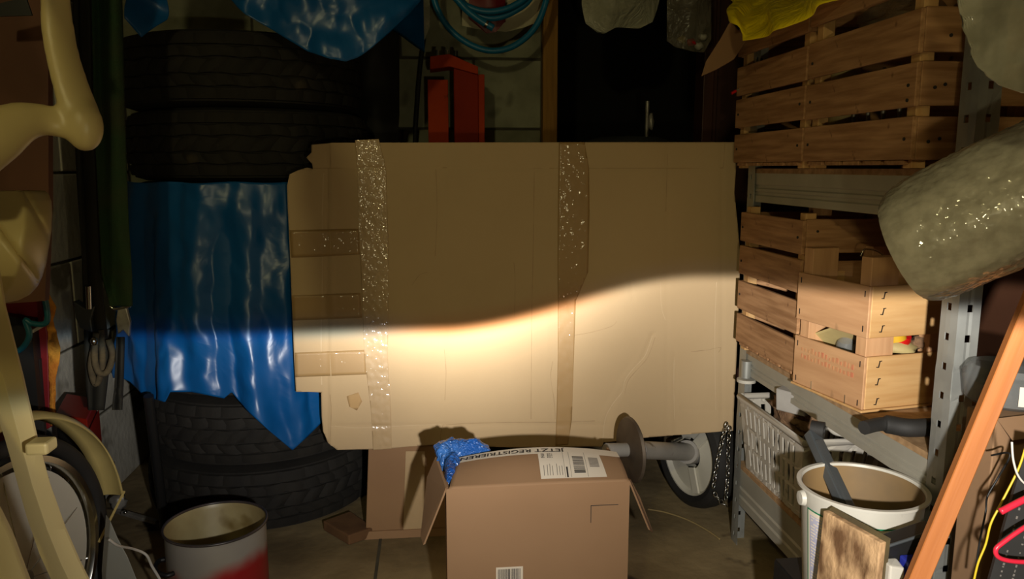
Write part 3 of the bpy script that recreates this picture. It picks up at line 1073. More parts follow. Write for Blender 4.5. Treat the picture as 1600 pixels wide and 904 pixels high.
small('small_bottle', MB().lathe([(0, 0), (0.02, 0.0), (0.02, 0.05), (0.008, 0.065), (0.008, 0.08), (0, 0.08)], 16, ctr(0.55, 0.2, 0.07), (0.3, 0.2, 1)), FROST,
      'small clear bottle inside the plywood crate under the yellowish paper', 'bottle', 40)

# contents of the top crates
small('clear_bag', MB().blob(o1 + a1 * 0.20 + b1 * 0.085 + zz * 0.275, (0.055, 0.10, 0.055), 2, 0.2, 28), CLEAR_BAG, 'crumpled clear plastic bag showing through the near top crate', 'bag')
small('green_bottle', MB().lathe([(0, 0), (0.034, 0), (0.034, 0.13), (0.013, 0.2), (0.013, 0.26), (0, 0.26)], 20, o1 + a1 * 0.02 + b1 * 0.19 + zz * 0.285, (0.1, 0.95, -0.05)), GREENGLASS,
      'dark green bottle lying in the near top crate', 'bottle', 40)
small('pale_jar', MB().lathe([(0, 0), (0.03, 0), (0.03, 0.24), (0, 0.24)], 18, o1 + a1 * 0.335 + b1 * 0.06 + zz * 0.02, (0, 0, 1)), PALE_STUFF,
      'pale upright tube at the far end of the near top crate', 'tube', 40)
for i in range(5):
    tag(MB().tube([o1 + a1 * (0.07 + 0.055 * i) + b1 * 0.06 + zz * 0.012, o1 + a1 * (0.08 + 0.05 * i) + b1 * 0.05 + zz * 0.19], 0.004, 8).build('thin_rod', METAL_DULL, None, 60),
        ['nearest', 'second nearest', 'middle', 'second furthest', 'furthest'][i] + ' of five thin metal rods standing inside the near top crate', 'rod', 'rods inside the near top crate')

# yellow bag draped on the far top crate
def ybag(u, v):
    px = 1141 + 175 * u
    top = at(px, -45, Y=1.72)
    yb = interp(px, [(1141, 32), (1150, 36), (1160, 40), (1166, 64), (1175, 62), (1200, 56), (1235, 44), (1262, 26), (1290, 8), (1320, -5)])
    Yd = 1.86 - 0.45 * u
    p = at(px, yb + (-60 - yb) * v, X=0.70 + 0.10 * u + 0.35 * v * v)
    k = noise.noise(p * 14) * 0.02 + 0.012 * sin(u * 17 + v * 2)
    p.x -= k
    return p
yb_o = solid(MB().grid(ybag, 70, 50).build('yellow_bag', YELLOW_BAG, None, 180), 0.0012)
tag(yb_o, 'shiny yellow plastic bag lying on top of the far slatted crate', 'bag')
# pointed grey card hanging off the crate
pp = [(1096, 119), (1103, 96), (1126, 60), (1141, 33), (1152, 45), (1165, 57), (1166, 64), (1146, 93), (1120, 108)]
cardp = MB().prism([at(x, y, Y=1.97) for x, y in pp], (0.002, 0.004, 0)).build('grey_card', CARD_DARK)
tag(cardp, 'pointed dull grey card hanging below the yellow bag', 'card')
screw = thing('screwdriver', 'thin screwdriver with a red handle tip sticking out left of the far top crate', 'tool', at(1155, 140, Y=2.02))
MB().tube([at(1143, 146, Y=2.02), at(1150, 142, Y=2.02)], 0.004, 8).build('handle', RED, screw, 60)
MB().tube([at(1150, 142, Y=2.02), at(1185, 122, Y=1.98)], 0.0016, 6).build('shaft', CHROME, screw, 60)

# ================================================================== LOWER SHELF: basket and its contents
def slotted(mb, A, B, C, D, tiers, n, mx=0.08, inner=0.42):
    """panel A-B bottom, D-C top, with rows of upright slots left open"""
    A, B, C, D = map(Vector, (A, B, C, D))
    P = lambda u, v: A.lerp(B, u).lerp(D.lerp(C, u), v)
    us = [0, mx]
    w = (1 - 2 * mx) / n
    for i in range(n):
        us += [mx + w * i + w * (1 - inner) / 2, mx + w * i + w * (1 + inner) / 2]
    us += [1 - mx, 1]
    us = sorted(us)
    vs = [0, 0.06]
    for k in range(tiers):
        vs += [0.06 + (0.86 / tiers) * k + 0.025, 0.06 + (0.86 / tiers) * (k + 1) - 0.035]
    vs += [0.93, 1.0]
    for j in range(len(vs) - 1):
        tier = any(abs(vs[j] - (0.06 + (0.86 / tiers) * k + 0.025)) < 1e-6 for k in range(tiers))
        for i in range(len(us) - 1):
            hole = tier and i >= 2 and i <= 2 * n and i % 2 == 0
            if hole:
                continue
            mb.add([P(us[i], vs[j]), P(us[i + 1], vs[j]), P(us[i + 1], vs[j + 1]), P(us[i], vs[j + 1])], [(0, 1, 2, 3)])
    return mb


BX0, BX1, BY0, BY1 = 0.853, 1.08, 1.60, 1.955
bz0, bz1 = DZ[0] + 0.002, 0.432
ins = 0.022
bk = thing('plastic_basket', 'grey white slotted plastic basket on the bottom shelf', 'basket', ((BX0 + BX1) / 2, (BY0 + BY1) / 2, bz0))
tl = [(BX0 - 0.02, BY0 - 0.012, bz1), (BX1, BY0 - 0.012, bz1), (BX1, BY1, bz1), (BX0 - 0.02, BY1, bz1)]
bl = [(BX0 + 0.0, BY0 + ins, bz0), (BX1 - ins, BY0 + ins, bz0), (BX1 - ins, BY1 - ins, bz0), (BX0 + 0.0, BY1 - ins, bz0)]
for i, n in ((0, 7), (1, 11), (2, 7), (3, 11)):
    j = (i + 1) % 4
    mb = slotted(MB(), bl[i], bl[j], tl[j], tl[i], 3, n)
    o = mb.build('side_panel', BASKET, bk)
    bm = bmesh.new(); bm.from_mesh(o.data)
    bmesh.ops.remove_doubles(bm, verts=bm.verts, dist=1e-5)
    bm.to_mesh(o.data); bm.free()
    solid(o, 0.004)
MB().prism([Vector(p) + Vector((0, 0, 0.001)) for p in bl], (0, 0, 0.004)).build('base', BASKET, bk)
MB().tube([Vector(p) for p in tl], 0.009, 8, True).build('rim', BASKET, bk, 60)
small('tan_rag', MB().blob((0.925, 1.80, 0.435), (0.055, 0.09, 0.05), 4, 0.25, 26, 3), RAG, 'tan crumpled rag heaped in the slotted basket', 'rag')
small('grey_block', MB().hexa([at(1212, 640, Y=1.72) + Vector(d) for d in ((0, 0, 0), (0.045, -0.06, -0.0), (0.09, -0.02, 0), (0.045, 0.04, 0))],
                              [at(1212, 606, Y=1.72) + Vector(d) for d in ((0, 0, 0), (0.045, -0.06, -0.005), (0.09, -0.02, 0), (0.045, 0.04, 0))]), GREYMETAL,
      'grey block with a broken edge lying on the rag in the basket', 'block', 30, bevel=0.003)
dk = thing('metal_can', 'small pale metal can with a white lid at the far end of the basket', 'can', at(1168, 592, Y=1.93))
MB().lathe([(0, -0.02), (0.014, -0.02), (0.014, 0.026), (0, 0.026)], 14, at(1166, 578, Y=1.93)).build('body', STEEL, dk, 40)
MB().lathe([(0, 0), (0.025, 0), (0.025, 0.008), (0, 0.008)], 16, at(1166, 596, Y=1.93)).build('lid', WHITE_PLASTIC, dk, 40)
small('dark_sack', MB().blob((1.05, 1.36, 0.31), (0.13, 0.16, 0.072), 8, 0.2, 20), BLACK_RUBBER, 'dark heap of black plastic at the back of the bottom shelf', 'sack')
small('curved_rod', MB().tube(spline([at(1296, 668, Y=1.62), at(1306, 676, Y=1.60), at(1330, 680, Y=1.57), at(1345, 680, Y=1.55)]), 0.006, 8), WHITE_PLASTIC,
      'short curved white plastic rod in the dark behind the bucket', 'rod', 60)
# black rubber strip under the plywood crate on the middle deck
br = []
for k, (x, y) in enumerate(((1350, 668), (1380, 662), (1420, 668), (1466, 666))):
    q = at(x, y, z=DZ[1] + 0.018)
    br.append(q)
small('rubber_strip', MB().tube(spline(br), [0.013] * 9 + [0.017] * 8 + [0.017] * 8, 10, flat=1.0), BLACK_RUBBER, 'black rubber tube lying on the middle deck in front of the plywood crate', 'rubber', 60)

# ================================================================== BUCKET, BAR, BOARD BELOW THE SHELF
BC = at(1347, 757, Y=1.19)
RB, RBB, BHT = 0.1035, 0.083, 0.195
bz = BC.z - BHT
bk2 = thing('white_bucket', 'white plastic bucket with a green lined label, standing before the shelf', 'bucket', (BC.x, BC.y, bz))
MB().lathe([(0.0, 0.0), (RBB, 0.0), (RBB + 0.004, 0.006), (RB - 0.004, BHT - 0.004), (RB + 0.003, BHT - 0.004), (RB + 0.003, BHT), (RB - 0.004, BHT), (RB - 0.0065, BHT - 0.006)], 64, (BC.x, BC.y, bz)).build('body', WHITE_PLASTIC, bk2, 40)
MB().lathe([(RB - 0.0066, BHT - 0.004), (RBB - 0.002, 0.007), (0, 0.006)], 64, (BC.x, BC.y, bz)).build('inside', BUCKET_IN, bk2, 40)
rad = lambda z: RBB + 0.004 + (RB - 0.008 - RBB) * (z - 0.006) / (BHT - 0.01)


def band(a0, a1, z0, z1, m, name, parent, lift=0.0006, n=24):
    f = lambda u, v: Vector((BC.x + (rad(z0 + (z1 - z0) * v) + lift) * cos(radians(a0 + (a1 - a0) * u)), BC.y + (rad(z0 + (z1 - z0) * v) + lift) * sin(radians(a0 + (a1 - a0) * u)), bz + z0 + (z1 - z0) * v))
    return MB().grid(f, n, 2).build(name, m, parent, 180)


A0, A1 = -178, -42                            # the label's arc round the side seen
lb2 = band(A0, A1, 0.02, 0.160, PAPER, 'label', bk2, 0.0005)
band(A0, A1, 0.1585, 0.1613, GREEN_LINE, 'green_border', lb2, 0.0012)
band(A0, A1, 0.02, 0.0225, GREEN_LINE, 'green_border', lb2, 0.0012)
band(A0, A0 + 1.5, 0.02, 0.160, GREEN_LINE, 'green_border', lb2, 0.0012, 2)
band(A0 + 4, -128, 0.026, 0.151, LAVENDER, 'print_panel', lb2, 0.0009)
band(-96, -48, 0.104, 0.124, LAVENDER, 'print_panel', lb2, 0.0009)
tx = MB()
for i in range(21):
    zt = 0.147 - i * 0.0056
    a = A0 + 6
    while a < -131:
        w = random.uniform(2, 9)
        f = lambda u, v, a=a, w=w, zt=zt: Vector((BC.x + (rad(zt) + 0.0013) * cos(radians(a + w * u)), BC.y + (rad(zt) + 0.0013) * sin(radians(a + w * u)), bz + zt + 0.0022 * v))
        if random.random() < 0.8:
            tx.grid(f, 2, 1)
        a += w + 1.6
tx.build('small_print', PAPER, lb2)
tx = MB()
for i, zt in enumerate((0.142, 0.136, 0.130)):
    a = -84 if i else -100
    while a < -46:
        w = random.uniform(2, 7)
        f = lambda u, v, a=a, w=w, zt=zt: Vector((BC.x + (rad(zt) + 0.0013) * cos(radians(a + w * u)), BC.y + (rad(zt) + 0.0013) * sin(radians(a + w * u)), bz + zt + 0.0026 * v))
        tx.grid(f, 2, 1)
        a += w + 1.8
tx.build('small_print', BLUE_PRINT, lb2)
# handle lug on the left
ear = at(1254, 735, Y=1.235)
MB().lathe([(0, 0.004), (0.012, 0.003), (0.014, -0.004), (0, -0.006)], 16, (BC.x + (RB + 0.002) * cos(radians(176)), BC.y + (RB + 0.002) * sin(radians(176)), bz + BHT - 0.022), (-1, 0.05, 0)).build('handle_lug', WHITE_PLASTIC, bk2, 40)
# dark grey bar lying in the bucket
bar = thing('plastic_bar', 'dark grey plastic bar with a hooked end leaning in the white bucket', 'bar', at(1290, 710, Y=1.25))
PA, PB2 = at(1268, 676, Y=1.36), Vector((BC.x - 0.005, BC.y + 0.015, BC.z - 0.07))
MB().bar(PA, PB2, 0.026, 0.02, (0.3, -0.6, 0.8)).build('shaft', DARKGREY, bar, bevel=0.003)
d = (PB2 - PA).normalized()
MB().bar(PA + d * 0.02 + Vector((-0.006, -0.012, 0.004)), PA + d * 0.2 + Vector((-0.006, -0.012, 0.004)), 0.006, 0.012, (0.3, -0.6, 0.8)).build('rib', DARKGREY, bar)
MB().lathe([(0.008, 0.012), (0.017, 0.012), (0.017, -0.012), (0.008, -0.012)], 18, PA + Vector((0.012, 0.0, 0.006)), (0.8, -0.6, 0), True).build('hook', BLACK_RUBBER, bar, 40)
# black crate the bucket stands on
bc2 = thing('black_crate', 'black plastic crate on the floor under the white bucket', 'crate', (BC.x, BC.y, 0))
zc = bz - 0.001
x0, x1, y0, y1 = BC.x - 0.09, BC.x + 0.115, BC.y - 0.09, BC.y + 0.12
for A, B in (((x0, y0), (x1, y0)), ((x1, y0), (x1, y1)), ((x1, y1), (x0, y1)), ((x0, y1), (x0, y0))):
    o = slotted(MB(), (A[0], A[1], 0.002), (B[0], B[1], 0.002), (B[0], B[1], zc - 0.004), (A[0], A[1], zc - 0.004), 2, 6).build('side_panel', BLACK, bc2)
    solid(o, 0.004)
MB().box((x0, y0, zc - 0.006), (x1, y1, zc)).build('lid', BLACK, bc2)
# OSB offcut leaning against the bucket
q0 = at(1286, 797, Y=1.115)
zt = q0.z
q1 = at(1376, 848, z=zt)
e = (q1 - q0); e.z = 0; L = e.length; e.normalize()
nrm = Vector((e.y, -e.x, 0))
if nrm.y > 0:
    nrm = -nrm
osb = thing('strand_board', 'rough strand board offcut leaning in front of the white bucket', 'board', (q0 + q1) / 2 * 1.0 + Vector((0, 0, -zt)))
b0, b1_ = q0 + nrm * 0.02 - Vector((0, 0, zt - 0.001)), q1 + nrm * 0.02 - Vector((0, 0, zt - 0.001))
MB().hexa([b0, b1_, b1_ - nrm * 0.012, b0 - nrm * 0.012], [q0, q1, q1 - nrm * 0.012, q0 - nrm * 0.012]).build('face_board', OSB, osb, bevel=0.002)
MB().hexa([b0 - nrm * 0.0125, b1_ - nrm * 0.0125, b1_ - nrm * 0.019, b0 - nrm * 0.019], [q0 - nrm * 0.0125, q1 - nrm * 0.0125, q1 - nrm * 0.019 + Vector((0, 0, .004)), q0 - nrm * 0.019 + Vector((0, 0, .004))]).build('backing_board', OSB_EDGE, osb)
# black tray to the right of it
tr = thing('black_tray', 'black plastic tray edge behind the strand board, right of the bucket', 'tray', at(1410, 850, Y=1.0))
t0, t1 = at(1376, 856, Y=1.02), at(1462, 828, Y=1.02)
MB().prism([t0, t1, t1 - Vector((0, 0, 0.032)), t0 - Vector((0, 0, 0.03))], (0.006, 0.035, 0)).build('tray_body', BLACK, tr, bevel=0.002)
MB().tube([t0 + Vector((0, -0.002, 0.001)), t1 + Vector((0, -0.002, 0.001))], 0.0026, 8).build('tray_rim', DARKGREY, tr, 60)
zt0 = min(t0.z, t1.z) - 0.032
MB().box((t0.x + 0.02, 1.022, 0.0), (t0.x + 0.06, 1.055, zt0)).build('tray_foot', BLACK, tr)
for i, (x, m) in enumerate(((1400, WHITE_PLASTIC), (1428, BLUE_PACK))):
    p = at(x, 880 - 6 * i, Y=1.0)
    small('packet', MB().hexa([(p.x - 0.014, 0.99, 0.001), (p.x + 0.014, 0.99, 0.001), (p.x + 0.014, 1.02, 0.001), (p.x - 0.014, 1.02, 0.001)],
                              [(p.x - 0.012, 0.995, p.z), (p.x + 0.012, 0.995, p.z - 0.006), (p.x + 0.012, 1.018, p.z), (p.x - 0.012, 1.018, p.z)]), m,
          ('white' if i == 0 else 'blue') + ' packet standing under the black tray at the bottom edge', 'packet', None, bevel=0.003)
# dim clutter under the bottom deck
for i, (x, y, z, a, b, c, m, lab) in enumerate(((0.93, 1.62, 0, .09, .1, .07, GREYMETAL, 'low grey metal box under the bottom shelf'),
                                   (0.80, 1.52, 0, .05, .07, .05, BLACK_RUBBER, 'small black block on the floor before the shelf'),
                                   (0.95, 1.82, 0, .07, .07, .09, DARKGREY, 'dark grey box under the far end of the bottom shelf'),
                                   (0.76, 1.38, 0, .03, .08, .035, GREYMETAL, 'grey metal rail piece on the floor near the black crate'))):
    small('junk_box', MB().box((x, y, z + 0.001), (x + a, y + b, z + c)), m, lab, 'box', None, bevel=0.003)

# ================================================================== RIGHT FOREGROUND
w0, w1 = at(1577, 560, Y=0.955), at(1433, 904, Y=0.95)
dirw = (w0 - w1).normalized()
wbot = w1 + dirw * (-(w1.z - 0.012) / dirw.z)
wtop = w0 + dirw * 0.11
tag(plank('wooden_batten', BATTEN, None, (wbot + wtop) / 2, ((wtop - wbot).length, 0.026, 0.02), dirw, (1, -0.35, 0)),
    'orange brown wooden batten leaning across the lower right corner', 'batten')
# tall carton behind the batten
kc = at(1511, 634, Y=1.06)
kn = at(1556, 656, z=kc.z)
tb = thing('tall_carton', 'tall brown cardboard box behind the orange batten at the right edge', 'box', (kn.x, kn.y, 0))
side = (kc - kn)
fr = Vector((0.16, 0.03, 0))
base = [Vector((p.x, p.y, 0.001)) for p in (kn, kn + fr, kc + fr, kc)]
topq = [Vector((p.x, p.y, kc.z)) for p in (kn, kn + fr, kc + fr, kc)]
MB().hexa(base, topq).build('body', CARD_BOX, tb, bevel=0.002)
up = Vector((0, 0, 0.0))
MB().prism([topq[0] + Vector((0, -0.004, 0.001)), topq[1] + Vector((0, -0.004, 0.001)), topq[1] + Vector((0.01, -0.03, -0.02)), topq[0] + Vector((0.004, -0.03, -0.02))], (0.002, 0.003, 0.002)).build('flap', CARD_BOX, tb)
# frosted tub on top
tc0 = at(1585, 640, Y=1.04)
fz = kc.z + 0.001
ft = thing('frosted_tub', 'frosted plastic tub with a white sticker on the tall box', 'tub', (tc0.x, tc0.y, fz))
MB().lathe([(0, 0), (0.052, 0), (0.06, 0.006), (0.066, 0.046), (0.056, 0.06), (0.0, 0.063)], 32, (tc0.x + 0.012, tc0.y + 0.03, fz)).build('body', FROST, ft, 40)
fg = lambda u, v: Vector((tc0.x + 0.012 + 0.0672 * cos(radians(-118 + 34 * u)), tc0.y + 0.03 + 0.0672 * sin(radians(-118 + 34 * u)), fz + 0.012 + 0.03 * v))
MB().grid(fg, 8, 2).build('sticker', PAPER, ft, 180)
# black cable strip with printed marks, wires
s0, s1 = at(1606, 690, Y=0.86), at(1545, 910, Y=0.86)
ds = (s1 - s0).normalized()
s1 = s1 + ds * ((s1.z - 0.02) / -ds.z)
stp = thing('marked_strip', 'flat black strip with rows of pale printed marks at the right edge', 'strip', s1)
wv = Vector((0.93, -0.25, 0.1))
wv = (wv - ds * wv.dot(ds)).normalized()
nn = ds.cross(wv).normalized()
if nn.y > 0:
    nn = -nn
MB().hexa([s0, s0 + wv * 0.068, s0 + wv * 0.068 - nn * 0.006, s0 - nn * 0.006], [s1, s1 + wv * 0.068, s1 + wv * 0.068 - nn * 0.006, s1 - nn * 0.006]).build('strip_body', BLACK_RUBBER, stp)
pm = MB()
for k in range(70):
    for off in (0.011, 0.026, 0.045):
        p = s0 + ds * (0.004 + k * 0.0058 + random.uniform(0, 0.002)) + wv * off + nn * 0.0006
        if random.random() < 0.7:
            pm.bar(p, p + ds * random.uniform(0.0016, 0.0038), random.uniform(0.0013, 0.0026), 0.0004, nn)
pm.build('printed_marks', INK_GREY, stp)
small('yellow_wire', MB().tube(spline([at(1602, 700, Y=0.86), at(1590, 735, Y=0.86), at(1562, 790, Y=0.86), at(1548, 818, Y=0.86), at(1540, 850, Y=0.86), at(1528, 880, Y=0.86), at(1520, 915, Y=0.86)]), 0.0014, 8), YELLOW_WIRE,
      'yellow wire running along the black marked strip', 'wire')
small('red_wire', MB().tube(spline([at(1640, 762, Y=0.82), at(1600, 780, Y=0.82), at(1563, 799, Y=0.82)]), 0.0042, 8), RED_WIRE, 'short red wire end pointing left at the right edge', 'wire')
small('red_wire', MB().tube(spline([at(1640, 802, Y=0.82), at(1600, 824, Y=0.82), at(1570, 845, Y=0.82), at(1556, 858, Y=0.82), at(1562, 871, Y=0.82), at(1590, 877, Y=0.82), at(1640, 877, Y=0.82)]), 0.0029, 8), RED_WIRE,
      'red wire bent in a loop in the lower right corner', 'wire')
small('white_wire', MB().tube(spline([at(1581, 690, Y=0.82), at(1584, 722, Y=0.82), at(1596, 750, Y=0.82), at(1630, 775, Y=0.82)]), 0.0013, 8), WHITE_WIRE, 'thin pale wire curving over the black marked strip', 'wire')
small('dark_wire', MB().tube(spline([at(1549, 711, Y=0.95), at(1578, 709, Y=0.92), at(1560, 745, Y=0.93), at(1543, 775, Y=0.93), at(1540, 800, Y=0.92), at(1530, 850, Y=0.92), at(1524, 900, Y=0.92)]), 0.0014, 6), BLACK,
      'thin dark wire hanging before the tall box', 'wire')

# bubble wrap: thick roll and a hanging sheet above it
ra = at(1416, 388, Y=0.98)
rb_ = ra + (at(1600, 303, Y=0.90) - ra).normalized() * 0.56
ax = (rb_ - ra).normalized()
RR = 0.083
roll = thing('bubble_wrap_roll', 'thick roll of bubble wrap pointing out from the right edge', 'bubble wrap', (ra + rb_) / 2)
e1 = ax.orthogonal().normalized(); e2 = ax.cross(e1)


def rollp(u, v):
    a = 2 * pi * u
    s = v * (rb_ - ra).length
    end = min(1.0, (s + 0.004) / 0.035)
    r = RR * (0.80 + 0.20 * sqrt(max(0, 1 - (1 - end) ** 2)))
    d = e1 * cos(a) + e2 * sin(a)
    r += 0.005 * noise.noise(Vector((cos(a) * 2, sin(a) * 2, s * 9))) + 0.0018 * noise.noise(Vector((cos(a) * 14, sin(a) * 14, s * 130)))
    sk = 0.012 * cos(a + 0.6)
    return ra + ax * (s + sk * (1 - end)) + d * r


MB().grid(rollp, 150, 110).build('outer_layer', BUBBLE, roll, 180)
for k in range(5):
    r = RR * (0.78 - 0.13 * k)
    MB().lathe([(r, 0.004 + 0.002 * k), (r - 0.006, 0.0), (r - 0.009, 0.006), (r - 0.009, 0.06)], 40, ra + ax * 0.002, ax).build('layer_edge', BUBBLE, roll, 180)
MB().lathe([(0, 0.01), (RR * 0.28, 0.012)], 24, ra, ax).build('core', CARD_DARK, roll)
MB().lathe([(0, -0.004), (RR * 0.98, -0.004)], 40, rb_, ax).build('layer_edge', BUBBLE, roll)
bs_bot = [(1484, -30), (1489, 10), (1497, 40), (1508, 80), (1518, 112), (1540, 135), (1572, 149), (1610, 146), (1700, 130)]


def bsheet(u, v):
    px = 1486 + 190 * u
    yb = interp(px, bs_bot)
    yt = -190
    p = at(px, yb + (yt - yb) * v, Y=0.86 - 0.16 * u + 0.03 * v)
    p.y -= 0.022 * sin(pi * u) * cos(v * 1.5) + 0.012 * noise.noise(p * 16) + 0.004 * noise.noise(p * 60)
    p.y -= 0.004 * exp(-(((p.z * 0.9 + p.x * -0.35) / 0.028 % 1.0 - 0.5) / 0.12) ** 2) + 0.003 * exp(-((p.x / 0.045 % 1.0 - 0.5) / 0.12) ** 2)
    return p


bso = solid(MB().grid(bsheet, 80, 100).build('bubble_sheet', BUBBLE_SHEET, None, 180), 0.003)
tag(bso, 'translucent bubble wrap sheet hanging in the upper right corner', 'bubble wrap')
for k in range(3):
    pass

# ================================================================== CARTON IN FRONT
FY = 1.47
fl_, fr_ = at(697, 757, Y=FY), at(984, 758, Y=FY)
zf = (fl_.z + fr_.z) / 2
BXL, BXR = fl_.x, fr_.x
BD = 0.20
box = thing('shipping_carton', 'brown shipping carton with open side flaps and address label before the cardboard sheet', 'box', ((BXL + BXR) / 2, FY + BD / 2, 0))
MB().box((BXL, FY, 0.001), (BXR, FY + 0.005, zf)).build('front_wall', CARD_BOX, box)
MB().box((BXL, FY + BD - 0.005, 0.001), (BXR, FY + BD, zf - 0.012)).build('back_wall', CARD_BOX, box)
MB().box((BXL, FY + 0.005, 0.001), (BXL + 0.005, FY + BD - 0.005, zf)).build('side_wall', CARD_BOX, box)
MB().box((BXR - 0.005, FY + 0.005, 0.001), (BXR, FY + BD - 0.005, zf)).build('side_wall', CARD_BOX, box)
MB().box((BXL, FY, 0.0005), (BXR, FY + BD, 0.004)).build('base', CARD_BOX, box)
FB = FY + 0.125
bkl, bkm, bkr = at(717, 716, Y=FB), at(840, 700, Y=FB), at(963, 707, Y=FB)


def flap(s, t):
    f = Vector((BXL + 0.006 + (BXR - BXL - 0.008) * s, FY, zf))
    # quadratic through the three back points
    b = bkl * ((1 - s) * (1 - 2 * s)) + bkm * (4 * s * (1 - s)) + bkr * (s * (2 * s - 1))
    p = f.lerp(b, t)
    p.z += 0.014 * sin(pi * t) * (0.6 + 0.4 * sin(pi * s)) * 0.6
    return p


def flap_n(s, t):
    a = flap(min(1, s + 0.01), t) - flap(max(0, s - 0.01), t)
    b = flap(s, min(1, t + 0.01)) - flap(s, max(0, t - 0.01))
    return a.cross(b).normalized()


def on_flap(s, t, lift):
    return flap(s, t) + flap_n(s, t) * lift


solid(MB().grid(flap, 40, 16).build('top_flap', CARD_BOX, box, 180), 0.003, 0)
lift = 0.0022
tape = MB().grid(lambda u, v: on_flap(u, 0.74 + 0.262 * v, lift), 40, 5).build('white_tape', PAPER, box, 180)
lab = MB().grid(lambda u, v: on_flap(0.495 + 0.375 * u + 0.012 * (1 - v), 0.10 + 0.70 * v, lift + 0.0006), 16, 10).build('address_label', PAPER, box, 180)


def flap_patch(mb, s0, s1, t0, t1, lf=0.0036):
    return mb.grid(lambda u, v: on_flap(s0 + (s1 - s0) * u, t0 + (t1 - t0) * v, lf), max(1, int((s1 - s0) * 40)), max(1, int((t1 - t0) * 8)))


mb = MB()
tt = 0.20
while tt < 0.62:
    w = random.choice((0.012, 0.02, 0.03))
    flap_patch(mb, 0.70, 0.765, tt, tt + w)
    tt += w + random.choice((0.01, 0.014, 0.02))
mb.build('barcode', INK, lab)
mb = MB()
tt = 0.34
while tt < 0.60:
    flap_patch(mb, 0.795, 0.852, tt, tt + 0.012)
    tt += 0.021
mb.build('barcode', INK_GREY, lab)
mb = MB()
flap_patch(mb, 0.655, 0.664, 0.11, 0.34)
for s in (0.515, 0.522, 0.53, 0.552, 0.56, 0.567, 0.578):
    for q in range(3):
        flap_patch(mb, s, s + 0.004, 0.58 + 0.05 * q, 0.61 + 0.05 * q + random.uniform(0, .02))
mb.build('address_lines', INK, lab)
mb = MB()
for s in (0.525, 0.545, 0.56, 0.575, 0.6, 0.615, 0.63):
    flap_patch(mb, s, s + 0.003, 0.16, random.uniform(0.3, 0.42))
for s in (0.645, 0.68, 0.775):
    flap_patch(mb, s, s + 0.0018, 0.11, 0.78)
mb.build('small_print', INK_GREY, lab)

# lettering on the tape, upside down as in the photograph
tcv = bpy.data.curves.new('lettering', 'FONT')
tcv.body = 'JETZT REGISTRIEREN'
tcv.size = 1.0
tcv.offset = 0.018
tcv.resolution_u = 3
tob = bpy.data.objects.new('lettering', tcv)
COL.objects.link(tob)
dg = bpy.context.evaluated_depsgraph_get()
tme = bpy.data.meshes.new_from_object(tob.evaluated_get(dg))
bpy.data.objects.remove(tob)
bm = bmesh.new(); bm.from_mesh(tme)
xs = [v.co.x for v in bm.verts]; ys = [v.co.y for v in bm.verts]
xa, xb, ya, yb_ = min(xs), max(xs), min(ys), max(ys)
for i in range(1, 60):
    bmesh.ops.bisect_plane(bm, geom=bm.verts[:] + bm.edges[:] + bm.faces[:], plane_co=(xa + (xb - xa) * i / 60, 0, 0), plane_no=(1, 0, 0))
for v in bm.verts:
    u = (v.co.x - xa) / (xb - xa)
    w = (v.co.y - ya) / (yb_ - ya)
    v.co = on_flap(0.665 - 0.645 * u, 0.952 - 0.165 * w, 0.0034)
bmesh.ops.recalc_face_normals(bm, faces=bm.faces)
vv = [v.co.copy() for v in bm.verts]
bm.verts.index_update()
ff = [tuple(v.index for v in f.verts) for f in bm.faces]
bm.free()
MB().add(vv, ff).build('lettering', INK, tape)

# side flaps hanging open
lfp = [(694, 757), (701, 752), (678, 716), (667, 742), (660, 800), (658, 836), (661, 851), (676, 818), (690, 785)]
hy = lambda x, y: FY + 0.002 if x > 690 and y > 750 else FY + 0.05
L0 = Vector((BXL, FY + 0.004, zf)); L1 = Vector((BXL, FY + BD - 0.01, zf))
lq = [L0, L1, at(668, 742, Y=FY + 0.20), at(657, 836, Y=FY + 0.10), at(661, 851, Y=FY + 0.03)]
MB().prism([L0 + Vector((-.001, 0, 0)), at(680, 714, Y=FY + 0.15), at(667, 745, Y=FY + 0.14), at(657, 836, Y=FY + 0.05), at(661, 851, Y=FY + 0.02)], (0.0045, 0, 0.002)).build('side_flap', CARD_BOX, box)
R0 = Vector((BXR, FY + 0.004, zf))
MB().prism([R0 + Vector((0.001, 0, 0)), at(985, 748, Y=FY + 0.12), at(1000, 776, Y=FY + 0.12), at(1021, 832, Y=FY + 0.10), at(1016, 828, Y=FY + 0.03)], (-0.0045, 0, 0.002)).build('side_flap', CARD_BOX, box)
# barcode sticker and printed corner mark on the front
st = [at(775, 886, Y=FY), at(817, 886, Y=FY)]
z0 = st[0].z
stk = MB().box((st[0].x, FY - 0.0012, z0 - 0.075), (st[1].x, FY - 0.0002, z0)).build('barcode_sticker', PAPER, box)
mb = MB()
x = st[0].x + 0.004
while x < st[1].x - 0.006:
    w = random.choice((0.0012, 0.0012, 0.002, 0.003))
    mb.box((x, FY - 0.0018, z0 - 0.065), (x + w, FY - 0.0014, z0 - 0.004))
    x += w + random.choice((0.001, 0.0012, 0.002))
mb.build('barcode', INK, stk)
m0, m1, m2 = at(923, 816, Y=FY), at(923, 789, Y=FY), at(966, 787, Y=FY)
MB().box((m1.x, FY - 0.0009, m0.z), (m1.x + 0.0012, FY - 0.0002, m1.z)).box((m1.x, FY - 0.0009, m1.z - 0.0012), (m2.x, FY - 0.0002, m1.z)).build('printed_mark', INK, box)
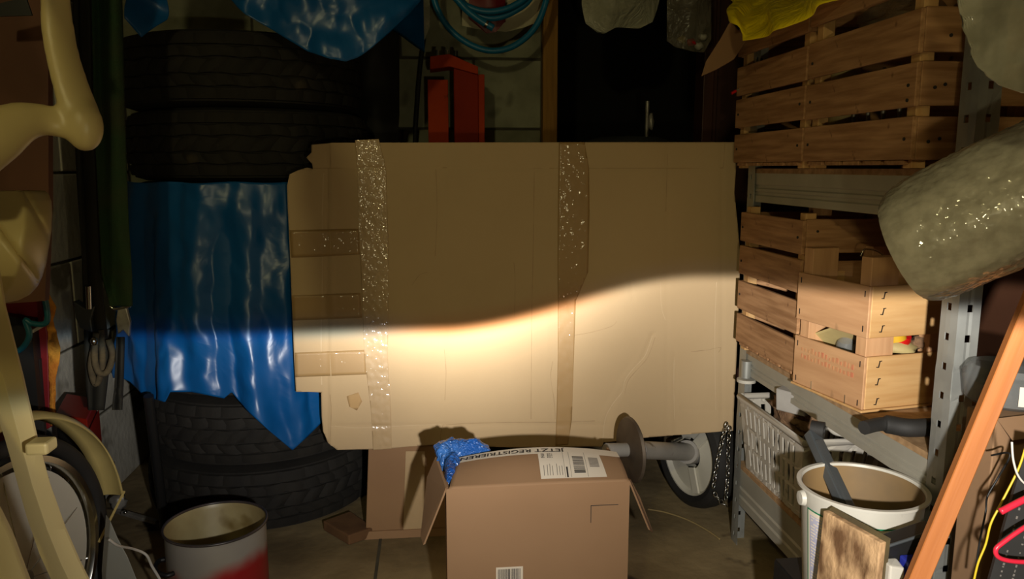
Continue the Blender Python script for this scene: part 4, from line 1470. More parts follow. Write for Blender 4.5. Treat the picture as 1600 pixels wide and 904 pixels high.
# blue bag sticking out of it
bb = MB()
for (x, y, dy, rx, ry, rz, sd) in ((692, 701, 0.15, 0.020, 0.025, 0.018, 1), (706, 698, 0.16, 0.022, 0.022, 0.020, 2), (722, 702, 0.165, 0.030, 0.022, 0.024, 3), (738, 699, 0.165, 0.028, 0.02, 0.022, 4),
                                   (752, 703, 0.165, 0.020, 0.02, 0.016, 5), (698, 718, 0.14, 0.020, 0.03, 0.024, 6), (703, 738, 0.08, 0.012, 0.05, 0.026, 7), (708, 726, 0.11, 0.016, 0.035, 0.026, 8)):
    bb.blob(at(x, y, Y=FY + dy), (rx, ry, rz), sd, 0.14, 28, 2.2)
bbo = bb.build('blue_bag', BLUE_BAG, None, 180)
rm = bbo.modifiers.new('remesh', 'REMESH'); rm.mode = 'VOXEL'; rm.voxel_size = 0.003; rm.use_smooth_shade = True
tag(bbo, 'crumpled blue plastic bag poking out of the open carton', 'bag')

# ================================================================== LOW CARTON BEHIND, leaning under the sheet
k0, k1 = at(571, 838, Y=2.1), at(700, 838, Y=2.1)
lean = 0.0
zt_ = 0.345
lc = thing('low_carton', 'taped brown carton standing on the floor under the lower edge of the cardboard sheet', 'box', ((k0.x + k1.x) / 2, 2.11, 0))
kl, kr = at(578, 700, Y=2.105), at(706, 700, Y=2.105)
MB().hexa([(k0.x, 2.10, 0.001), (k1.x + 0.03, 2.10, 0.001), (k1.x + 0.03, 2.30, 0.001), (k0.x, 2.30, 0.001)],
          [(kl.x, 2.105, zt_), (kr.x + 0.03, 2.105, zt_), (kr.x + 0.03, 2.30, zt_), (kl.x, 2.30, zt_)]).build('body', CARD_DARK, lc, bevel=0.003)
def tp(u, v):
    a = at(630 + 32 * u, 834, Y=2.097).lerp(at(634 + 30 * u, 705, Y=2.1), v)
    a.y = 2.0975 + 0.005 * v - 0.0006 * abs(noise.noise(a * 70))
    return a
MB().grid(tp, 24, 60).build('tape', TAPE_CLEAR, lc, 180)
MB().hexa([(k0.x - 0.004, 2.088, 0.001), (k1.x + 0.03, 2.088, 0.001), (k1.x + 0.03, 2.098, 0.001), (k0.x - 0.004, 2.098, 0.001)],
          [(k0.x - 0.002, 2.094, 0.022), (k1.x + 0.03, 2.094, 0.022), (k1.x + 0.03, 2.0985, 0.022), (k0.x - 0.002, 2.0985, 0.022)]).build('bottom_fold', CARD_DARK, lc)
tag(MB().hexa([at(x, y, z=0.001) for x, y in ((505, 828), (545, 852), (585, 838), (548, 812))], [at(x, y, z=0.001) + Vector((0, 0, 0.03)) for x, y in ((505, 828), (545, 852), (585, 838), (548, 812))]).build('brick', ORANGE_STONE, None, bevel=0.004),
    'dark brown brick on the floor beside the tyre stack', 'brick')

# ================================================================== AXLE WITH WHEEL AND DISC
axl = thing('axle', 'old grey axle with a small white rimmed wheel and a rusty disc, below the sheet', 'axle', (0.7, 2.2, 0))
A_in = at(948, 703, Y=1.85)
A_d = at(985, 702, Y=1.89)
A_w = at(1082, 706, Y=2.22)
DDIR = Vector((0.985, 0.17, 0))
adir = (A_w - A_d).normalized()
WRAD = A_w.z - 0.001
MB().tube([A_in, A_d], 0.018, 16).build('stub', GREYMETAL, axl, 40)
MB().lathe([(0.0, -0.012), (0.02, -0.012), (0.084, -0.004), (0.087, 0.003), (0.083, 0.006), (0.02, 0.008), (0, 0.008)], 48, A_d, DDIR).build('disc', RUSTY, axl, 40)
MB().tube([A_d, A_d + adir * 0.06], 0.017, 16).build('bushing', STEEL, axl, 40)
MB().tube([A_d + adir * 0.05, A_w], [0.024, 0.027], 20).build('sleeve', GREYMETAL, axl, 40)
MB().tube([A_w - adir * 0.05, A_w + adir * 0.03], 0.036, 20).build('hub', GREYMETAL, axl, 40)
pch = A_d + adir * 0.075 + Vector((0, -0.024, -0.002))
MB().bar(pch - adir * 0.006, pch + adir * 0.006, 0.014, 0.006, (0, 1, 0)).build('notch', BLACK, axl)
wdir = Vector((0.96, 0.28, 0)).normalized()
WC = A_w + wdir * 0.012
MB().lathe([(0.05, -0.02), (WRAD * 0.70, -0.016), (WRAD * 0.76, -0.03), (WRAD * 0.79, -0.03), (WRAD * 0.79, 0.03), (WRAD * 0.70, 0.02), (0.05, 0.01)], 48, WC, wdir).build('rim', WHITE_METAL, axl, 40)
MB().lathe([(WRAD * 0.76, -0.034), (WRAD * 0.86, -0.042), (WRAD * 0.96, -0.034), (WRAD, -0.012), (WRAD, 0.012), (WRAD * 0.96, 0.034), (WRAD * 0.86, 0.042), (WRAD * 0.76, 0.034)], 56, WC, wdir).build('tyre', BLACK_RUBBER, axl, 40)
for k in range(3):
    a = -1.9 + k * 2.1
    e_ = Vector((0, 0, 1)).cross(wdir).normalized(); g_ = wdir.cross(e_)
    dd = e_ * cos(a) + g_ * sin(a)
    MB().bar(WC + dd * 0.045 - wdir * 0.024, WC + dd * WRAD * 0.72 - wdir * 0.022, 0.03, 0.006, wdir).build('spoke', WHITE_METAL, axl)
MB().tube([at(1045, 690, Y=2.11), at(1062, 682, Y=2.13)], 0.012, 10).build('clamp', CHROME, axl, 40)

# chain hanging at the far shelf post
chn = thing('steel_chain', 'steel chain hanging in loops beside the far shelf post', 'chain', at(1128, 670, Y=2.03))
def link(p, t, twist, L=0.018, W=0.006, r=0.0021):
    t = Vector(t).normalized()
    s = t.orthogonal().normalized()
    s = (Matrix.Rotation(twist, 3, t) @ s)
    pts = []
    for k in range(10):
        a = 2 * pi * k / 10
        pts.append(p + t * cos(a) * L / 2 + s * sin(a) * W)
    return MB().tube(pts, r, 5, True).build('link', CHROME, chn, 180)
for path in ([(1137, 655), (1128, 690), (1120, 725), (1114, 765)], [(1141, 660), (1138, 700), (1137, 740), (1134, 782)], [(1114, 765), (1122, 778), (1134, 790)]):
    sp = spline([at(x, y, Y=2.045) for x, y in path], 12)
    acc = 0
    prev = sp[0]
    i = 0
    for p, q in zip(sp, sp[1:]):
        acc += (q - p).length
        if acc > 0.0145:
            acc = 0
            link(q, q - p, (pi / 2) * (i % 2) + 0.4)
            i += 1
small('floor_twine', MB().tube(spline([at(x, y, z=0.004) for x, y in ((1012, 795), (1040, 800), (1075, 812), (1105, 828), (1125, 842))]), 0.0026, 6), TWINE, 'thin pale twine lying on the floor right of the carton', 'twine')

# ================================================================== BACK WALL ITEMS
stand = thing('steel_stand', 'orange red steel stand with a bolted top bracket before the block wall', 'stand', at(710, 222, Y=2.6) * 1.0 - Vector((0, 0, at(710, 222, Y=2.6).z)))
def vbar(x0, x1, ytop, Y, dep, m, name):
    a, b = at(x0, ytop, Y=Y), at(x1, ytop, Y=Y)
    return MB().box((a.x, Y, 0.001), (b.x, Y + dep, a.z)).build(name, m, stand, bevel=0.002)
vbar(668, 700, 124, 2.62, 0.04, RED_STEEL, 'upright')
vbar(709, 747, 106, 2.58, 0.06, RED_DARK, 'upright')
vbar(747, 757, 116, 2.59, 0.05, RED_STEEL, 'upright')
bp_ = [(672, 88), (702, 84), (747, 104), (747, 116), (703, 104), (672, 108)]
MB().prism([at(x, y, Y=2.565) for x, y in bp_], (0, 0.1, 0)).build('bracket', RED_STEEL, stand, bevel=0.002)
for x, y, m in ((684, 80, CHROME), (699, 80, CHROME), (712, 81, BLACK)):
    p = at(x, y, Y=2.61)
    MB().lathe([(0, 0.003), (0.007, 0.003), (0.007, -0.014), (0, -0.014)], 10, p).build('bolt', m, stand, 40)

HY = 2.62
hose = thing('hose_coil', 'blue rubber hose hung in a coil on the rail before the block wall', 'hose', at(765, 0, Y=HY))
def tubepx(name, pts, Y, r, m, parent, n=10, dy=0.0):
    return MB().tube(spline([at(x, y, Y=Y + dy * k) for k, (x, y) in enumerate(pts)], 7), r, n).build(name, m, parent, 180)
railz = [(690, -100), (765, -125), (840, -100)]
HP = 2.7
pts = [(676, -40), (680, 5), (700, 42), (730, 67), (765, 79), (800, 73), (832, 48), (850, 12), (858, -40), (840, -100), (800, -122), (765, -128), (725, -120), (690, -95)]
MB().tube(spline([at(x, y, Y=HY) for x, y in pts], 7, True), 0.0105, 10, True).build('loop', HOSE, hose, 180)
pts = [(700, -50), (712, -5), (738, 13), (768, 18), (800, 10), (828, -12), (845, -60), (800, -118), (765, -124), (725, -112)]
MB().tube(spline([at(x, y, Y=HY - 0.03) for x, y in pts], 7, True), 0.0105, 10, True).build('loop', HOSE, hose, 180)
pts = [(706, -40), (722, 2), (750, 24), (775, 28), (803, 18), (830, -5), (850, -60), (800, -116), (765, -122), (725, -108)]
MB().tube(spline([at(x, y, Y=HY - 0.01) for x, y in pts], 7, True), 0.0105, 10, True).build('loop', HOSE, hose, 180)
tubepx('free_end', [(690, -90), (704, -20), (722, 8), (746, 29), (771, 44)], HY - 0.05, 0.0115, HOSE, hose)
q = at(760, 38, Y=HY - 0.05)
MB().lathe([(0.0125, -0.004), (0.0135, -0.004), (0.0135, 0.004), (0.0125, 0.004)], 16, q, at(771, 44, Y=HY - 0.05) - at(746, 29, Y=HY - 0.05), True).build('clip', CHROME, hose, 40)
hk = at(765, -126, Y=HY)
MB().bar((hk.x, HY - 0.04, hk.z - 0.013), (hk.x, WB - 0.03, hk.z - 0.013), 0.02, 0.006).build('hook', STEEL, hose)
small('dark_wall_line', MB().tube(spline([at(x, y, Y=2.82) for x, y in ((662, 60), (656, 110), (652, 160), (648, 235), (646, 400))], 5), 0.008, 8), BLACK_RUBBER, 'thin black line running straight down the block wall left of the red stand', 'cable')  # narrow black tube drawn down the wall
def bagpt(cx, top, rx, ry, Y, pxs, bot, f=9.0, amp=0.03, seed=0):
    """front half of a hanging bag, closed at the back by its mirrored half"""
    def fn(u, v):
        px = pxs[0] + (pxs[1] - pxs[0]) * (0.5 - 0.5 * cos(2 * pi * u) if False else (2 * u if u < 0.5 else 2 - 2 * u))
        front = -1 if u < 0.5 else 1
        w = (2 * u if u < 0.5 else 2 - 2 * u)
        yb = interp(px, bot)
        y = yb + (top - yb) * v
        p = at(px, y, Y=Y)
        p.y += front * ry * sin(pi * w) * sin(min(1, v * 1.6 + 0.02) * pi / 2) + amp * noise.noise(p * f + Vector((seed, 0, front))) * sin(pi * w)
        return p
    return MB().grid(fn, 80, 40)
tag(bagpt(0, -130, 0, 0.045, 2.74, (722, 848), [(722, 40), (740, 44), (790, 50), (815, 44), (838, 36), (848, 10)], seed=2).build('grey_sack', SACK, None, 180), 'pale grey cloth sack hanging behind the blue hose', 'sack')
tag(bagpt(0, -130, 0, 0.025, 2.67, (733, 790), [(733, 30), (760, 52), (775, 50), (788, 35)], amp=0.01, seed=5).build('red_bag', MAROON, None, 180), 'small dark red bag hanging behind the blue hose end', 'bag')
tag(bagpt(0, -130, 0, 0.04, 2.66, (634, 672), [(634, 58), (648, 64), (662, 66), (672, 40)], seed=8).build('grey_pouch', WHITE_BAG, None, 180), 'limp grey plastic pouch hanging right of the blue tarp heap', 'pouch')
tag(bagpt(0, -130, 0, 0.10, 2.68, (909, 1032), [(909, 8), (914, 36), (934, 50), (945, 52), (962, 43), (1000, 44), (1020, 34), (1028, 10), (1032, -10)], seed=11).build('white_bag', WHITE_BAG, None, 180), 'white plastic bag hanging before the dark recess', 'bag')
tag(bagpt(0, -130, 0, 0.05, 2.6, (1042, 1112), [(1042, 64), (1055, 74), (1080, 80), (1100, 82), (1112, 60)], seed=14).build('clear_bag', CLEAR_BAG, None, 180), 'clear plastic bag with small pieces hanging left of the dark door', 'bag')
for i, (x, y, m) in enumerate(((1080, 66, RED), (1092, 72, WHITE_PLASTIC), (1065, 62, PALE_STUFF), (1098, 58, WHITE_PLASTIC))):
    tag(MB().blob(at(x, y, Y=2.6), (0.016, 0.012, 0.012), i + 30, 0.2, 12).build('small_piece', m, None, 180),
        ['small reddish', 'small white', 'small pale yellow', 'small upper white'][i] + ' piece inside the hanging clear bag', 'piece')
tag(bagpt(0, 40, 0, 0.06, 2.66, (548, 624), [(548, 300), (585, 330), (612, 300), (620, 240), (624, 180)], seed=21).build('shade_filler', BLACK_RUBBER, None, 180), 'added black filler for heap shade and dark things behind the tyre stack, left of the red stand', 'sack')  # added black form, stands in for the heap's shadow and unclear dark things
# round lid and metal rod standing in the recess
lid = at(1000, 222, Y=2.45)
small('round_lid', MB().lathe([(0.0, 0.034), (0.10, 0.028), (0.16, 0.012), (0.20, -0.012), (0.20, -0.03), (0.19, -0.9), (0.0, -0.9)], 48, (lid.x, 2.60, at(1000, 222, Y=2.45).z - 0.008)), DARKGREY, 'dark barrel with a domed lid behind the cardboard sheet', 'barrel', 40)
rod = thing('threaded_rod', 'thin galvanised threaded rod standing in the dark recess', 'rod', at(1010, 212, Y=2.8))
p0, p1 = at(1010, 222, Y=2.80), at(1010, 158, Y=2.80)
p0.z = 0.001
MB().tube([p0, Vector((p0.x, p0.y, p1.z))], 0.007, 10).build('shaft', METAL_DULL, rod, 60)
MB().blob(at(1017, 190, Y=2.80), (0.012, 0.012, 0.03), 3, 0.2, 12).build('washer', METAL_DULL, rod, 60)

# ================================================================== LEFT SIDE
# cream plastic chair
CYD = 0.95
ch = thing('garden_chair', 'cream moulded plastic garden chair with a curved armrest at the left edge', 'chair', (at(60, 700, Y=CYD).x, CYD, 0))
def px_tube(pts, Y, flat=1.0):
    P = [at(x, y, Y=Y + dy) for x, y, r, dy in pts]
    dep = Y * cos(YAW) + P[0].x * sin(YAW)
    R = [r * dep / FPX for _, _, r, _ in pts]
    n = 6
    sp = spline(P, n)
    rs = []
    for i in range(len(R) - 1):
        rs += [R[i] + (R[i + 1] - R[i]) * k / n for k in range(n)]
    rs.append(R[-1])
    return sp, rs
arm = MB()
sp, rs = px_tube([(82, -120, 22, 0.0), (84, -60, 22, 0), (87, 0, 22, 0), (91, 50, 24, 0), (100, 95, 25, -0.005), (113, 140, 27, -0.01), (126, 178, 29, -0.01), (131, 203, 26, -0.01)], CYD)
arm.tube(sp, rs, 20, flat=0.6)
sp, rs = px_tube([(133, 212, 22, -0.012), (118, 200, 22, -0.015), (92, 192, 22, -0.02), (62, 187, 25, -0.03), (30, 192, 31, -0.045), (-5, 212, 38, -0.06), (-60, 250, 42, -0.08)], CYD)
arm.tube(sp, rs, 20, flat=0.7)
arm.blob(at(131, 196, Y=CYD - 0.012), (0.021, 0.02, 0.03), 1, 0.0, 20)
ao = arm.build('armrest', CREAM, ch, 180)
rm = ao.modifiers.new('remesh', 'REMESH'); rm.mode = 'VOXEL'; rm.voxel_size = 0.0035; rm.use_smooth_shade = True
smm = ao.modifiers.new('smooth', 'SMOOTH'); smm.iterations = 12; smm.factor = 0.5
# seat shell: a rolled bowl with two pressed grooves
def shell_r(py):
    return interp(py, [(296, 64), (304, 73), (315, 77), (335, 78), (360, 77), (385, 73), (410, 69), (430, 63), (445, 56), (458, 44), (466, 28), (470, 8)])
def shellp(u, v):
    py = 300 + 170 * v
    xr = shell_r(py)
    px = -90 + (xr + 90) * u
    edge = (xr - px) / 40.0
    Yd = CYD + 0.10 - 0.07 * sqrt(max(0.0, min(1.0, edge))) - 0.05 * sin(pi * min(1, v * 0.9))
    # grooves run down to the right
    for g0, g1, dpt in (((36, 302), (74, 370), 0.006), ((-4, 350), (52, 430), 0.007)):
        dx, dy = g1[0] - g0[0], g1[1] - g0[1]
        tt = ((px - g0[0]) * dx + (py - g0[1]) * dy) / (dx * dx + dy * dy)
        dist = abs((px - g0[0]) * dy - (py - g0[1]) * dx) / hypot(dx, dy)
        if -0.1 < tt < 1.1:
            Yd += dpt * exp(-(dist / 5.0) ** 2)
    return at(px, py, Y=Yd)
solid(MB().grid(shellp, 90, 90).build('seat_shell', CREAM, ch, 180), 0.005)
# leg: channel section running down to the floor
def leg(pts_l, pts_r, Yd, dep, name):
    mb = MB()
    rows = [(at(xl, yl, Y=Yd), at(xr, yr, Y=Yd)) for (xl, yl), (xr, yr) in zip(pts_l, pts_r)]
    (a0, b0), (a1, b1) = rows[-2], rows[-1]
    foot = lambda p, q: q + (q - p) * ((q.z - 0.001) / (p.z - q.z))
    rows.append((foot(a0, a1), foot(b0, b1)))
    V = []
    for a, b in rows:
        m_ = a.lerp(b, 0.72)
        V.append([a + Vector((0, 0.012, 0)), a.lerp(b, 0.10) + Vector((0, -0.004, 0)), m_ + Vector((0, -0.010, 0)), b + Vector((0, 0.006, 0)), b + Vector((0, dep, 0)), a + Vector((0, dep, 0))])
    n = len(V)
    vs = [p for row in V for p in row]
    k = 6
    fs = [(i * k + j, i * k + (j + 1) % k, (i + 1) * k + (j + 1) % k, (i + 1) * k + j) for i in range(n - 1) for j in range(k)]
    fs += [tuple(range(k)), tuple(range((n - 1) * k, n * k))[::-1]]
    return mb.add(vs, fs).build(name, CREAM, ch, 30, bevel=0.002)
leg([(-70, 420), (-60, 500), (-25, 600), (5, 680), (22, 740), (38, 800), (58, 860), (78, 904)],
    [(-8, 420), (2, 480), (30, 590), (53, 690), (72, 760), (97, 830), (119, 880), (131, 904)], CYD - 0.05, 0.010, 'leg')
leg([(-420, 330), (-250, 560), (-120, 760), (-60, 840), (-40, 904)], [(-330, 330), (-170, 560), (-10, 800), (10, 840), (38, 915)], CYD - 0.18, 0.014, 'leg')
# the rest of the chair, mostly beyond the left edge of the picture
sz = at(-60, 420, Y=CYD).z
xs_ = at(-40, 420, Y=CYD).x
MB().box((-1.0, 0.42, sz - 0.015), (xs_ - 0.02, CYD + 0.06, sz + 0.012)).build('seat', CREAM, ch, bevel=0.006)
for yy_ in (0.46, CYD + 0.03):
    MB().hexa([(-1.0, yy_ - 0.02, 0.001), (-0.95, yy_ - 0.02, 0.001), (-0.95, yy_ + 0.02, 0.001), (-1.0, yy_ + 0.02, 0.001)],
              [(-0.98, yy_ - 0.025, sz - 0.014), (-0.91, yy_ - 0.025, sz - 0.014), (-0.91, yy_ + 0.025, sz - 0.014), (-0.98, yy_ + 0.025, sz - 0.014)]).build('leg', CREAM, ch, bevel=0.004)
ua = at(82, -120, Y=CYD)
MB().box((ua.x - 0.03, 0.44, ua.z - 0.02), (ua.x + 0.012, CYD + 0.02, ua.z + 0.16)).build('top_rail', CREAM, ch, bevel=0.008)
q_ = at(-60, 250, Y=CYD - 0.08)
MB().tube(spline([q_, q_ + Vector((-0.14, -0.02, -0.01)), q_ + Vector((-0.30, -0.02, -0.06)), Vector((-0.95, CYD - 0.05, sz))], 6), [0.03] * 12 + [0.026] * 7, 14).build('armrest', CREAM, ch, 60)
MB().tube(spline([(ua.x, 0.46, ua.z), (ua.x + 0.03, 0.46, ua.z - 0.2), (ua.x + 0.05, 0.46, sz + 0.2), (ua.x - 0.1, 0.46, sz + 0.17), (-0.8, 0.46, sz + 0.15), (-0.95, 0.46, sz)], 6), 0.024, 14).build('armrest', CREAM, ch, 60)
kp = at(67, 696, Y=CYD - 0.065)
MB().box((kp.x - 0.012, kp.y - 0.016, kp.z - 0.006), (kp.x + 0.012, kp.y + 0.01, kp.z + 0.008)).build('knob', CREAM, ch, bevel=0.003)

# brown wood panel behind the chair at the wall
pn = MB().prism([at(-80, -200, Y=1.55), at(74, -200, Y=1.55), at(76, 320, Y=1.55), at(70, 470, Y=1.55), at(-80, 480, Y=1.55)], (0, 0.018, 0)).build('leaning_board', BROWNPANEL)
tag(pn, 'brown wooden panel standing behind the cream chair', 'panel')
small('black_sheet', MB().prism([at(-20, 10, Y=1.45), at(40, -5, Y=1.45), at(50, 24, Y=1.45), at(-20, 26, Y=1.45)], (0, 0.004, 0)), BLACK, 'black flat piece hanging before the brown panel in the upper left corner', 'sheet', None)
# maroon board with foam edge
mbd = thing('maroon_board', 'maroon painted board with a crumbling orange foam edge behind the cream leg', 'board', at(60, 560, Y=1.75))
MB().prism([at(0, 455, Y=1.75), at(60, 452, Y=1.75), at(74, 520, Y=1.75), at(78, 668, Y=1.75), at(30, 690, Y=1.75), at(-20, 700, Y=1.75)], (0, 0.02, 0)).build('panel', MAROON, mbd, bevel=0.002)
fo = MB()
def foam_pt(u, v):
    y = 402 + 262 * v
    xl = interp(y, [(402, 62), (455, 66), (520, 73), (600, 77), (665, 79)])
    xr = xl + interp(y, [(402, 6), (450, 6), (480, 20), (500, 12), (520, 16), (545, 20), (565, 18), (600, 8), (665, 6)])
    p = at(xl + (xr - xl) * u, y, Y=1.752 - 0.004 * sin(pi * u))
    p.y += 0.004 * noise.noise(p * 60)
    return p
solid(MB().grid(foam_pt, 12, 90).build('foam_edge', FOAM, mbd, 180), 0.012, 1)
MB().bar(at(52, 560, Y=1.745), at(62, 700, Y=1.745), 0.03, 0.01, (0, 1, 0)).build('strap', BLACK_RUBBER, mbd)
small('teal_cable', MB().tube(spline([at(x, y, Y=1.62) for x, y in ((68, 400), (66, 440), (74, 500), (50, 505), (40, 500), (46, 522), (38, 540), (24, 548), (14, 530))], 7), 0.006, 8), TEAL, 'teal cable twisted before the maroon board', 'cable')
small('white_rod', MB().tube([at(46, 520, Y=1.66), at(73, 505, Y=1.66)], 0.0035, 8), WHITE_PLASTIC, 'short white rod crossing the maroon board', 'rod', 60)
small('dark_crate', MB().prism([at(-40, 485, Y=1.72), at(48, 500, Y=1.72), at(60, 640, Y=1.72), at(-40, 660, Y=1.72)], (0, 0.03, 0)), BLACK, 'black box side wedged behind the cream leg', 'box', None)

# straps hanging from the ceiling
def ribbon(pts, Y, m, name, label, parent=None, tw=0.004):
    def fn(u, v):
        k = v * (len(pts) - 1)
        i = min(int(k), len(pts) - 2)
        f = k - i
        xl = pts[i][0] + (pts[i + 1][0] - pts[i][0]) * f
        xr = pts[i][1] + (pts[i + 1][1] - pts[i][1]) * f
        y = pts[i][2] + (pts[i + 1][2] - pts[i][2]) * f
        p = at(xl + (xr - xl) * u, y, Y=Y + 0.012 * sin(u * pi * 2) + 0.012 * noise.noise(Vector((u * 3, v * 6, Y * 9))))
        return p
    o = MB().grid(fn, 16, 60).build(name, m, parent, 180)
    solid(o, tw)
    return o
YS = 1.85
tops = at(170, 0, Y=YS)
def to_ceiling(px, Y):
    return -450
gs = thing('green_strap', 'broad green webbing strap hanging down the left wall with a metal buckle', 'strap', at(172, 470, Y=YS))
ribbon([(143, 190, -395), (144, 190, 0), (147, 194, 150), (150, 197, 250), (155, 201, 350), (160, 206, 430), (172, 206, 478)], YS, GREEN_WEB, 'webbing', '', gs)
MB().tube([at(172, 478, Y=YS - 0.004), at(178, 483, Y=YS - 0.004), at(190, 481, Y=YS - 0.004), at(204, 478, Y=YS - 0.004)], 0.0035, 8).build('buckle_bar', CHROME, gs, 60)
MB().prism([at(x, y, Y=YS - 0.006) for x, y in ((184, 480), (197, 480), (203, 503), (201, 526), (192, 515), (184, 522), (181, 500))], (0, 0.012, 0)).build('buckle', METAL_DULL, gs, bevel=0.002)
ribbon([(183, 194, 526), (180, 192, 600), (176, 190, 640)], YS, DARK_WEB, 'tail', '', gs)
ds_ = thing('dark_strap', 'dark webbing strap with a silver ratchet hanging left of the green strap', 'strap', at(130, 500, Y=1.9))
ribbon([(114, 143, -380), (117, 145, 0), (120, 150, 200), (125, 156, 350), (132, 160, 470), (136, 170, 560), (138, 160, 640)], 1.9, DARK_WEB, 'webbing', '', ds_, 0.01)
MB().tube([at(138, 447, Y=1.87), at(139, 482, Y=1.87)], 0.0065, 10).build('ratchet_bar', CHROME, ds_, 60)
MB().prism([at(x, y, Y=1.88) for x, y in ((114, 470), (133, 482), (148, 478), (142, 500), (145, 520), (124, 512), (117, 495))], (0, 0.03, 0)).build('ratchet', DARKGREY, ds_, bevel=0.003)
for k, pts in enumerate(([(150, 520), (148, 560), (155, 582), (168, 580), (176, 555), (170, 530)], [(158, 515), (160, 570), (150, 600), (142, 570), (150, 530)])):
    MB().tube(spline([at(x, y, Y=1.86 + 0.02 * k) for x, y in pts], 7), 0.0075, 8).build('rope_loop', ROPE, ds_, 180)
p = at(147, 533, Y=1.84)
MB().blob(p, (0.008, 0.008, 0.01), 2, 0.1, 12).build('hook', CHROME, ds_, 180)

# kid's bicycle wheel with mudguard
WRB = 0.25
for _ in range(30):
    wc = at(20, 904, z=WRB)
    WRB = 218 / FPX * (wc - Vector((0, 0, CAM_H))).dot(_f) * 1.02
wd = Vector((cos(YAW + 0.12), -sin(YAW + 0.12), 0))           # wheel axis
bw = thing('bicycle_wheel', 'small bicycle wheel with black tyre standing in the lower left corner', 'wheel', (wc.x, wc.y, 0))
tor = lambda R, r, n=12: [(R + r * cos(2 * pi * k / n), r * sin(2 * pi * k / n)) for k in range(n)]
MB().lathe(tor(WRB - 0.016, 0.016), 72, wc, wd, True).build('tyre', BLACK_RUBBER, bw, 180)
MB().lathe([(WRB - 0.04, -0.014), (WRB - 0.052, -0.015), (WRB - 0.058, -0.006), (WRB - 0.058, 0.006), (WRB - 0.052, 0.015), (WRB - 0.04, 0.014)], 72, wc, wd, True).build('rim', CHROME, bw, 40)
MB().lathe([(0, -0.03), (0.018, -0.03), (0.018, 0.03), (0, 0.03)], 20, wc, wd).build('hub', METAL_DULL, bw, 40)
e_ = Vector((0, 0, 1)).cross(wd).normalized(); g_ = wd.cross(e_)
for k in range(20):
    a = 2 * pi * k / 20
    dd = e_ * cos(a) + g_ * sin(a)
    MB().tube([wc + wd * (0.024 if k % 2 else -0.024), wc + dd * (WRB - 0.056)], 0.0012, 5).build('spoke', CHROME, bw)
MB().lathe([(0.03, -0.012), (WRB * 0.5, -0.006), (WRB - 0.07, 0.0), (WRB - 0.066, 0.004), (WRB * 0.5, 0.0), (0.03, -0.004)], 60, wc, wd, True).build('spoke_guard', WHITE_METAL, bw, 40)
mg = thing('mudguard', 'cream curved mudguard arching over the bicycle wheel behind the chair leg', 'mudguard', (wc.x, wc.y, wc.z + WRB + 0.04))
KG = WRB * 0.17
gp_ = [(KG - 0.012, -0.03), (KG - 0.002, -0.018), (KG, 0), (KG - 0.002, 0.018), (KG - 0.012, 0.03)]
MB().lathe([(WRB + a, b) for a, b in gp_] + [(WRB + a - 0.004, b) for a, b in gp_[::-1]], 60, wc, wd, True, (radians(6), radians(150))).build('guard', CREAM_DULL, mg, 180)
dd = e_ * cos(radians(8)) + g_ * sin(radians(8))
MB().tube([wc + dd * (WRB + KG - 0.006) + wd * 0.028, wc + dd * (WRB * 0.78) + wd * 0.028 + Vector((0, 0, -0.06))], 0.003, 6).build('stay', CREAM_DULL, mg, 60)
# grey flap beside the wheel, pliers, cable
gp = MB().prism([at(x, y, Y=1.55) for x, y in ((172, 812), (184, 840), (200, 870), (218, 915), (235, 1010), (170, 1010), (165, 900))], (-0.02, 0.03, 0)).build('grey_flap', GREYPLASTIC, None, bevel=0.002)
tag(gp, 'grey plastic flap standing right of the bicycle wheel', 'flap')
pl = thing('locking_pliers', 'silver locking pliers lying on the floor beside the left wall', 'pliers', at(200, 796, z=0.03))
P_ = lambda x, y, z=0.03: at(x, y, z=z)
MB().bar(P_(192, 800), P_(246, 815), 0.016, 0.01).build('handle', METAL_DULL, pl, bevel=0.002)
MB().bar(P_(180, 798, 0.012), P_(243, 816, 0.012), 0.012, 0.01).build('handle', METAL_DULL, pl, bevel=0.002)
MB().blob(P_(185, 785, 0.03), (0.025, 0.02, 0.026), 4, 0.25, 14).build('jaw', METAL_DULL, pl, 60)
MB().blob(P_(196, 800, 0.037), (0.006, 0.006, 0.006), 4, 0.0, 10).build('rivet', CHROME, pl, 180)
small('white_cable', MB().tube(spline([at(170, 842, Y=1.52), at(185, 852, Y=1.54), at(208, 857, Y=1.60), at(228, 866, Y=1.62), at(238, 885, Y=1.6), at(250, 905, Y=1.58), at(262, 930, Y=1.56)], 7), 0.0028, 8), WHITE_WIRE, 'thin white cable curling from the bicycle wheel towards the pot', 'cable')
# red topped canister
cq = [at(x, y, z=0.44) for x, y in ((86, 646), (136, 655), (152, 622), (104, 614))]
can = thing('red_canister', 'black canister with a red lid standing by the left wall', 'canister', (cq[0] + cq[2]) / 2 - Vector((0, 0, 0.44)))
MB().hexa([Vector((p.x, p.y, 0.001)) for p in cq], [Vector((p.x, p.y, 0.41)) for p in cq]).build('body', BLACK, can, bevel=0.008)
MB().hexa([Vector((p.x, p.y, 0.411)) for p in cq], [Vector((p.x, p.y, 0.44)) for p in cq]).build('lid', RED_BOX, can, bevel=0.003)
MB().hexa([cq[1] * 1.0 + Vector((0.001, 0, -0.2)), cq[2] + Vector((0.001, 0, -0.2)), cq[2] + Vector((0.002, 0, -0.2)), cq[1] + Vector((0.002, 0, -0.2))],
          [cq[1] + Vector((0.001, 0, -0.03)), cq[2] + Vector((0.001, 0, -0.03)), cq[2] + Vector((0.002, 0, -0.03)), cq[1] + Vector((0.002, 0, -0.03))]).build('side_panel', RED_BOX, can)
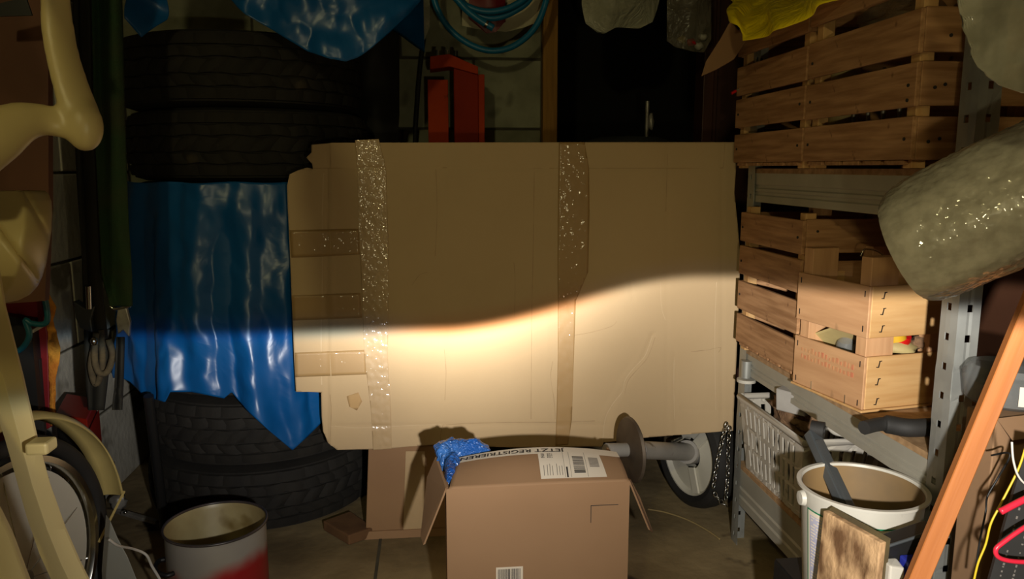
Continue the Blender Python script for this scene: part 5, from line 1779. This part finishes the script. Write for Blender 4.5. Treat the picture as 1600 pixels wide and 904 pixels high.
# little valve on the wall
vp = at(178, 738, X=WL + 0.05)
vv_ = thing('wall_valve', 'small metal valve sticking out low on the left wall', 'valve', vp)
MB().tube([Vector((WL, vp.y + 0.01, vp.z)), vp], 0.006, 10).build('pipe', METAL_DULL, vv_, 60)
MB().tube([vp + Vector((0, 0, -0.012)), vp + Vector((0, 0, 0.035))], 0.006, 10).build('lever', METAL_DULL, vv_, 60)
# dark tube leaning at the tyres
t0_, t1_ = at(258, 828, z=0.012), at(232, 618, Y=2.075)
small('black_tube', MB().tube([t0_, t1_], 0.013, 14), mat('black_lacquer', srgb(34, 34, 34), None, 0.28), 'black metal tube leaning against the tyre stack under the tarp', 'tube', 60)

# enamel pot
pc0 = at(337, 816, z=0.232)
pr = 77.5 / FPX * (Vector(pc0) - Vector((0, 0, CAM_H))).dot(_f)
pot = thing('enamel_pot', 'enamel pot with cream inside and red lower half on the floor at bottom left', 'pot', (pc0.x, pc0.y, 0))
PZ = 0.232
MB().lathe([(0, 0.001), (pr * 0.93, 0.001), (pr * 0.965, 0.01), (pr * 0.965, PZ - 0.012), (pr * 0.985, PZ - 0.003)], 64, (pc0.x, pc0.y, 0)).build('body', POT_BODY, pot, 40)
MB().lathe([(pr * 0.985, PZ - 0.0025), (pr * 0.95, PZ - 0.012), (pr * 0.945, 0.012), (pr * 0.9, 0.004), (0, 0.004)], 64, (pc0.x, pc0.y, 0)).build('inside', POT_IN, pot, 40)
MB().lathe([(pr * 0.985 + 0.0032 * cos(2 * pi * k / 8), PZ + 0.0032 * sin(2 * pi * k / 8)) for k in range(8)], 64, (pc0.x, pc0.y, 0), closed=True).build('rim', mat('dark_enamel_rim', srgb(44, 40, 40), srgb(70, 60, 56), 0.35, 14), pot, 180)
ha = radians(-150)
hp = [Vector((pc0.x + (pr + d_) * cos(ha + a), pc0.y + (pr + d_) * sin(ha + a), PZ - 0.075)) for a, d_ in ((-0.35, -0.004), (-0.3, 0.012), (0, 0.02), (0.3, 0.012), (0.35, -0.004))]
MB().tube(spline(hp, 5), 0.0055, 8).build('handle', BLACK, pot, 180)
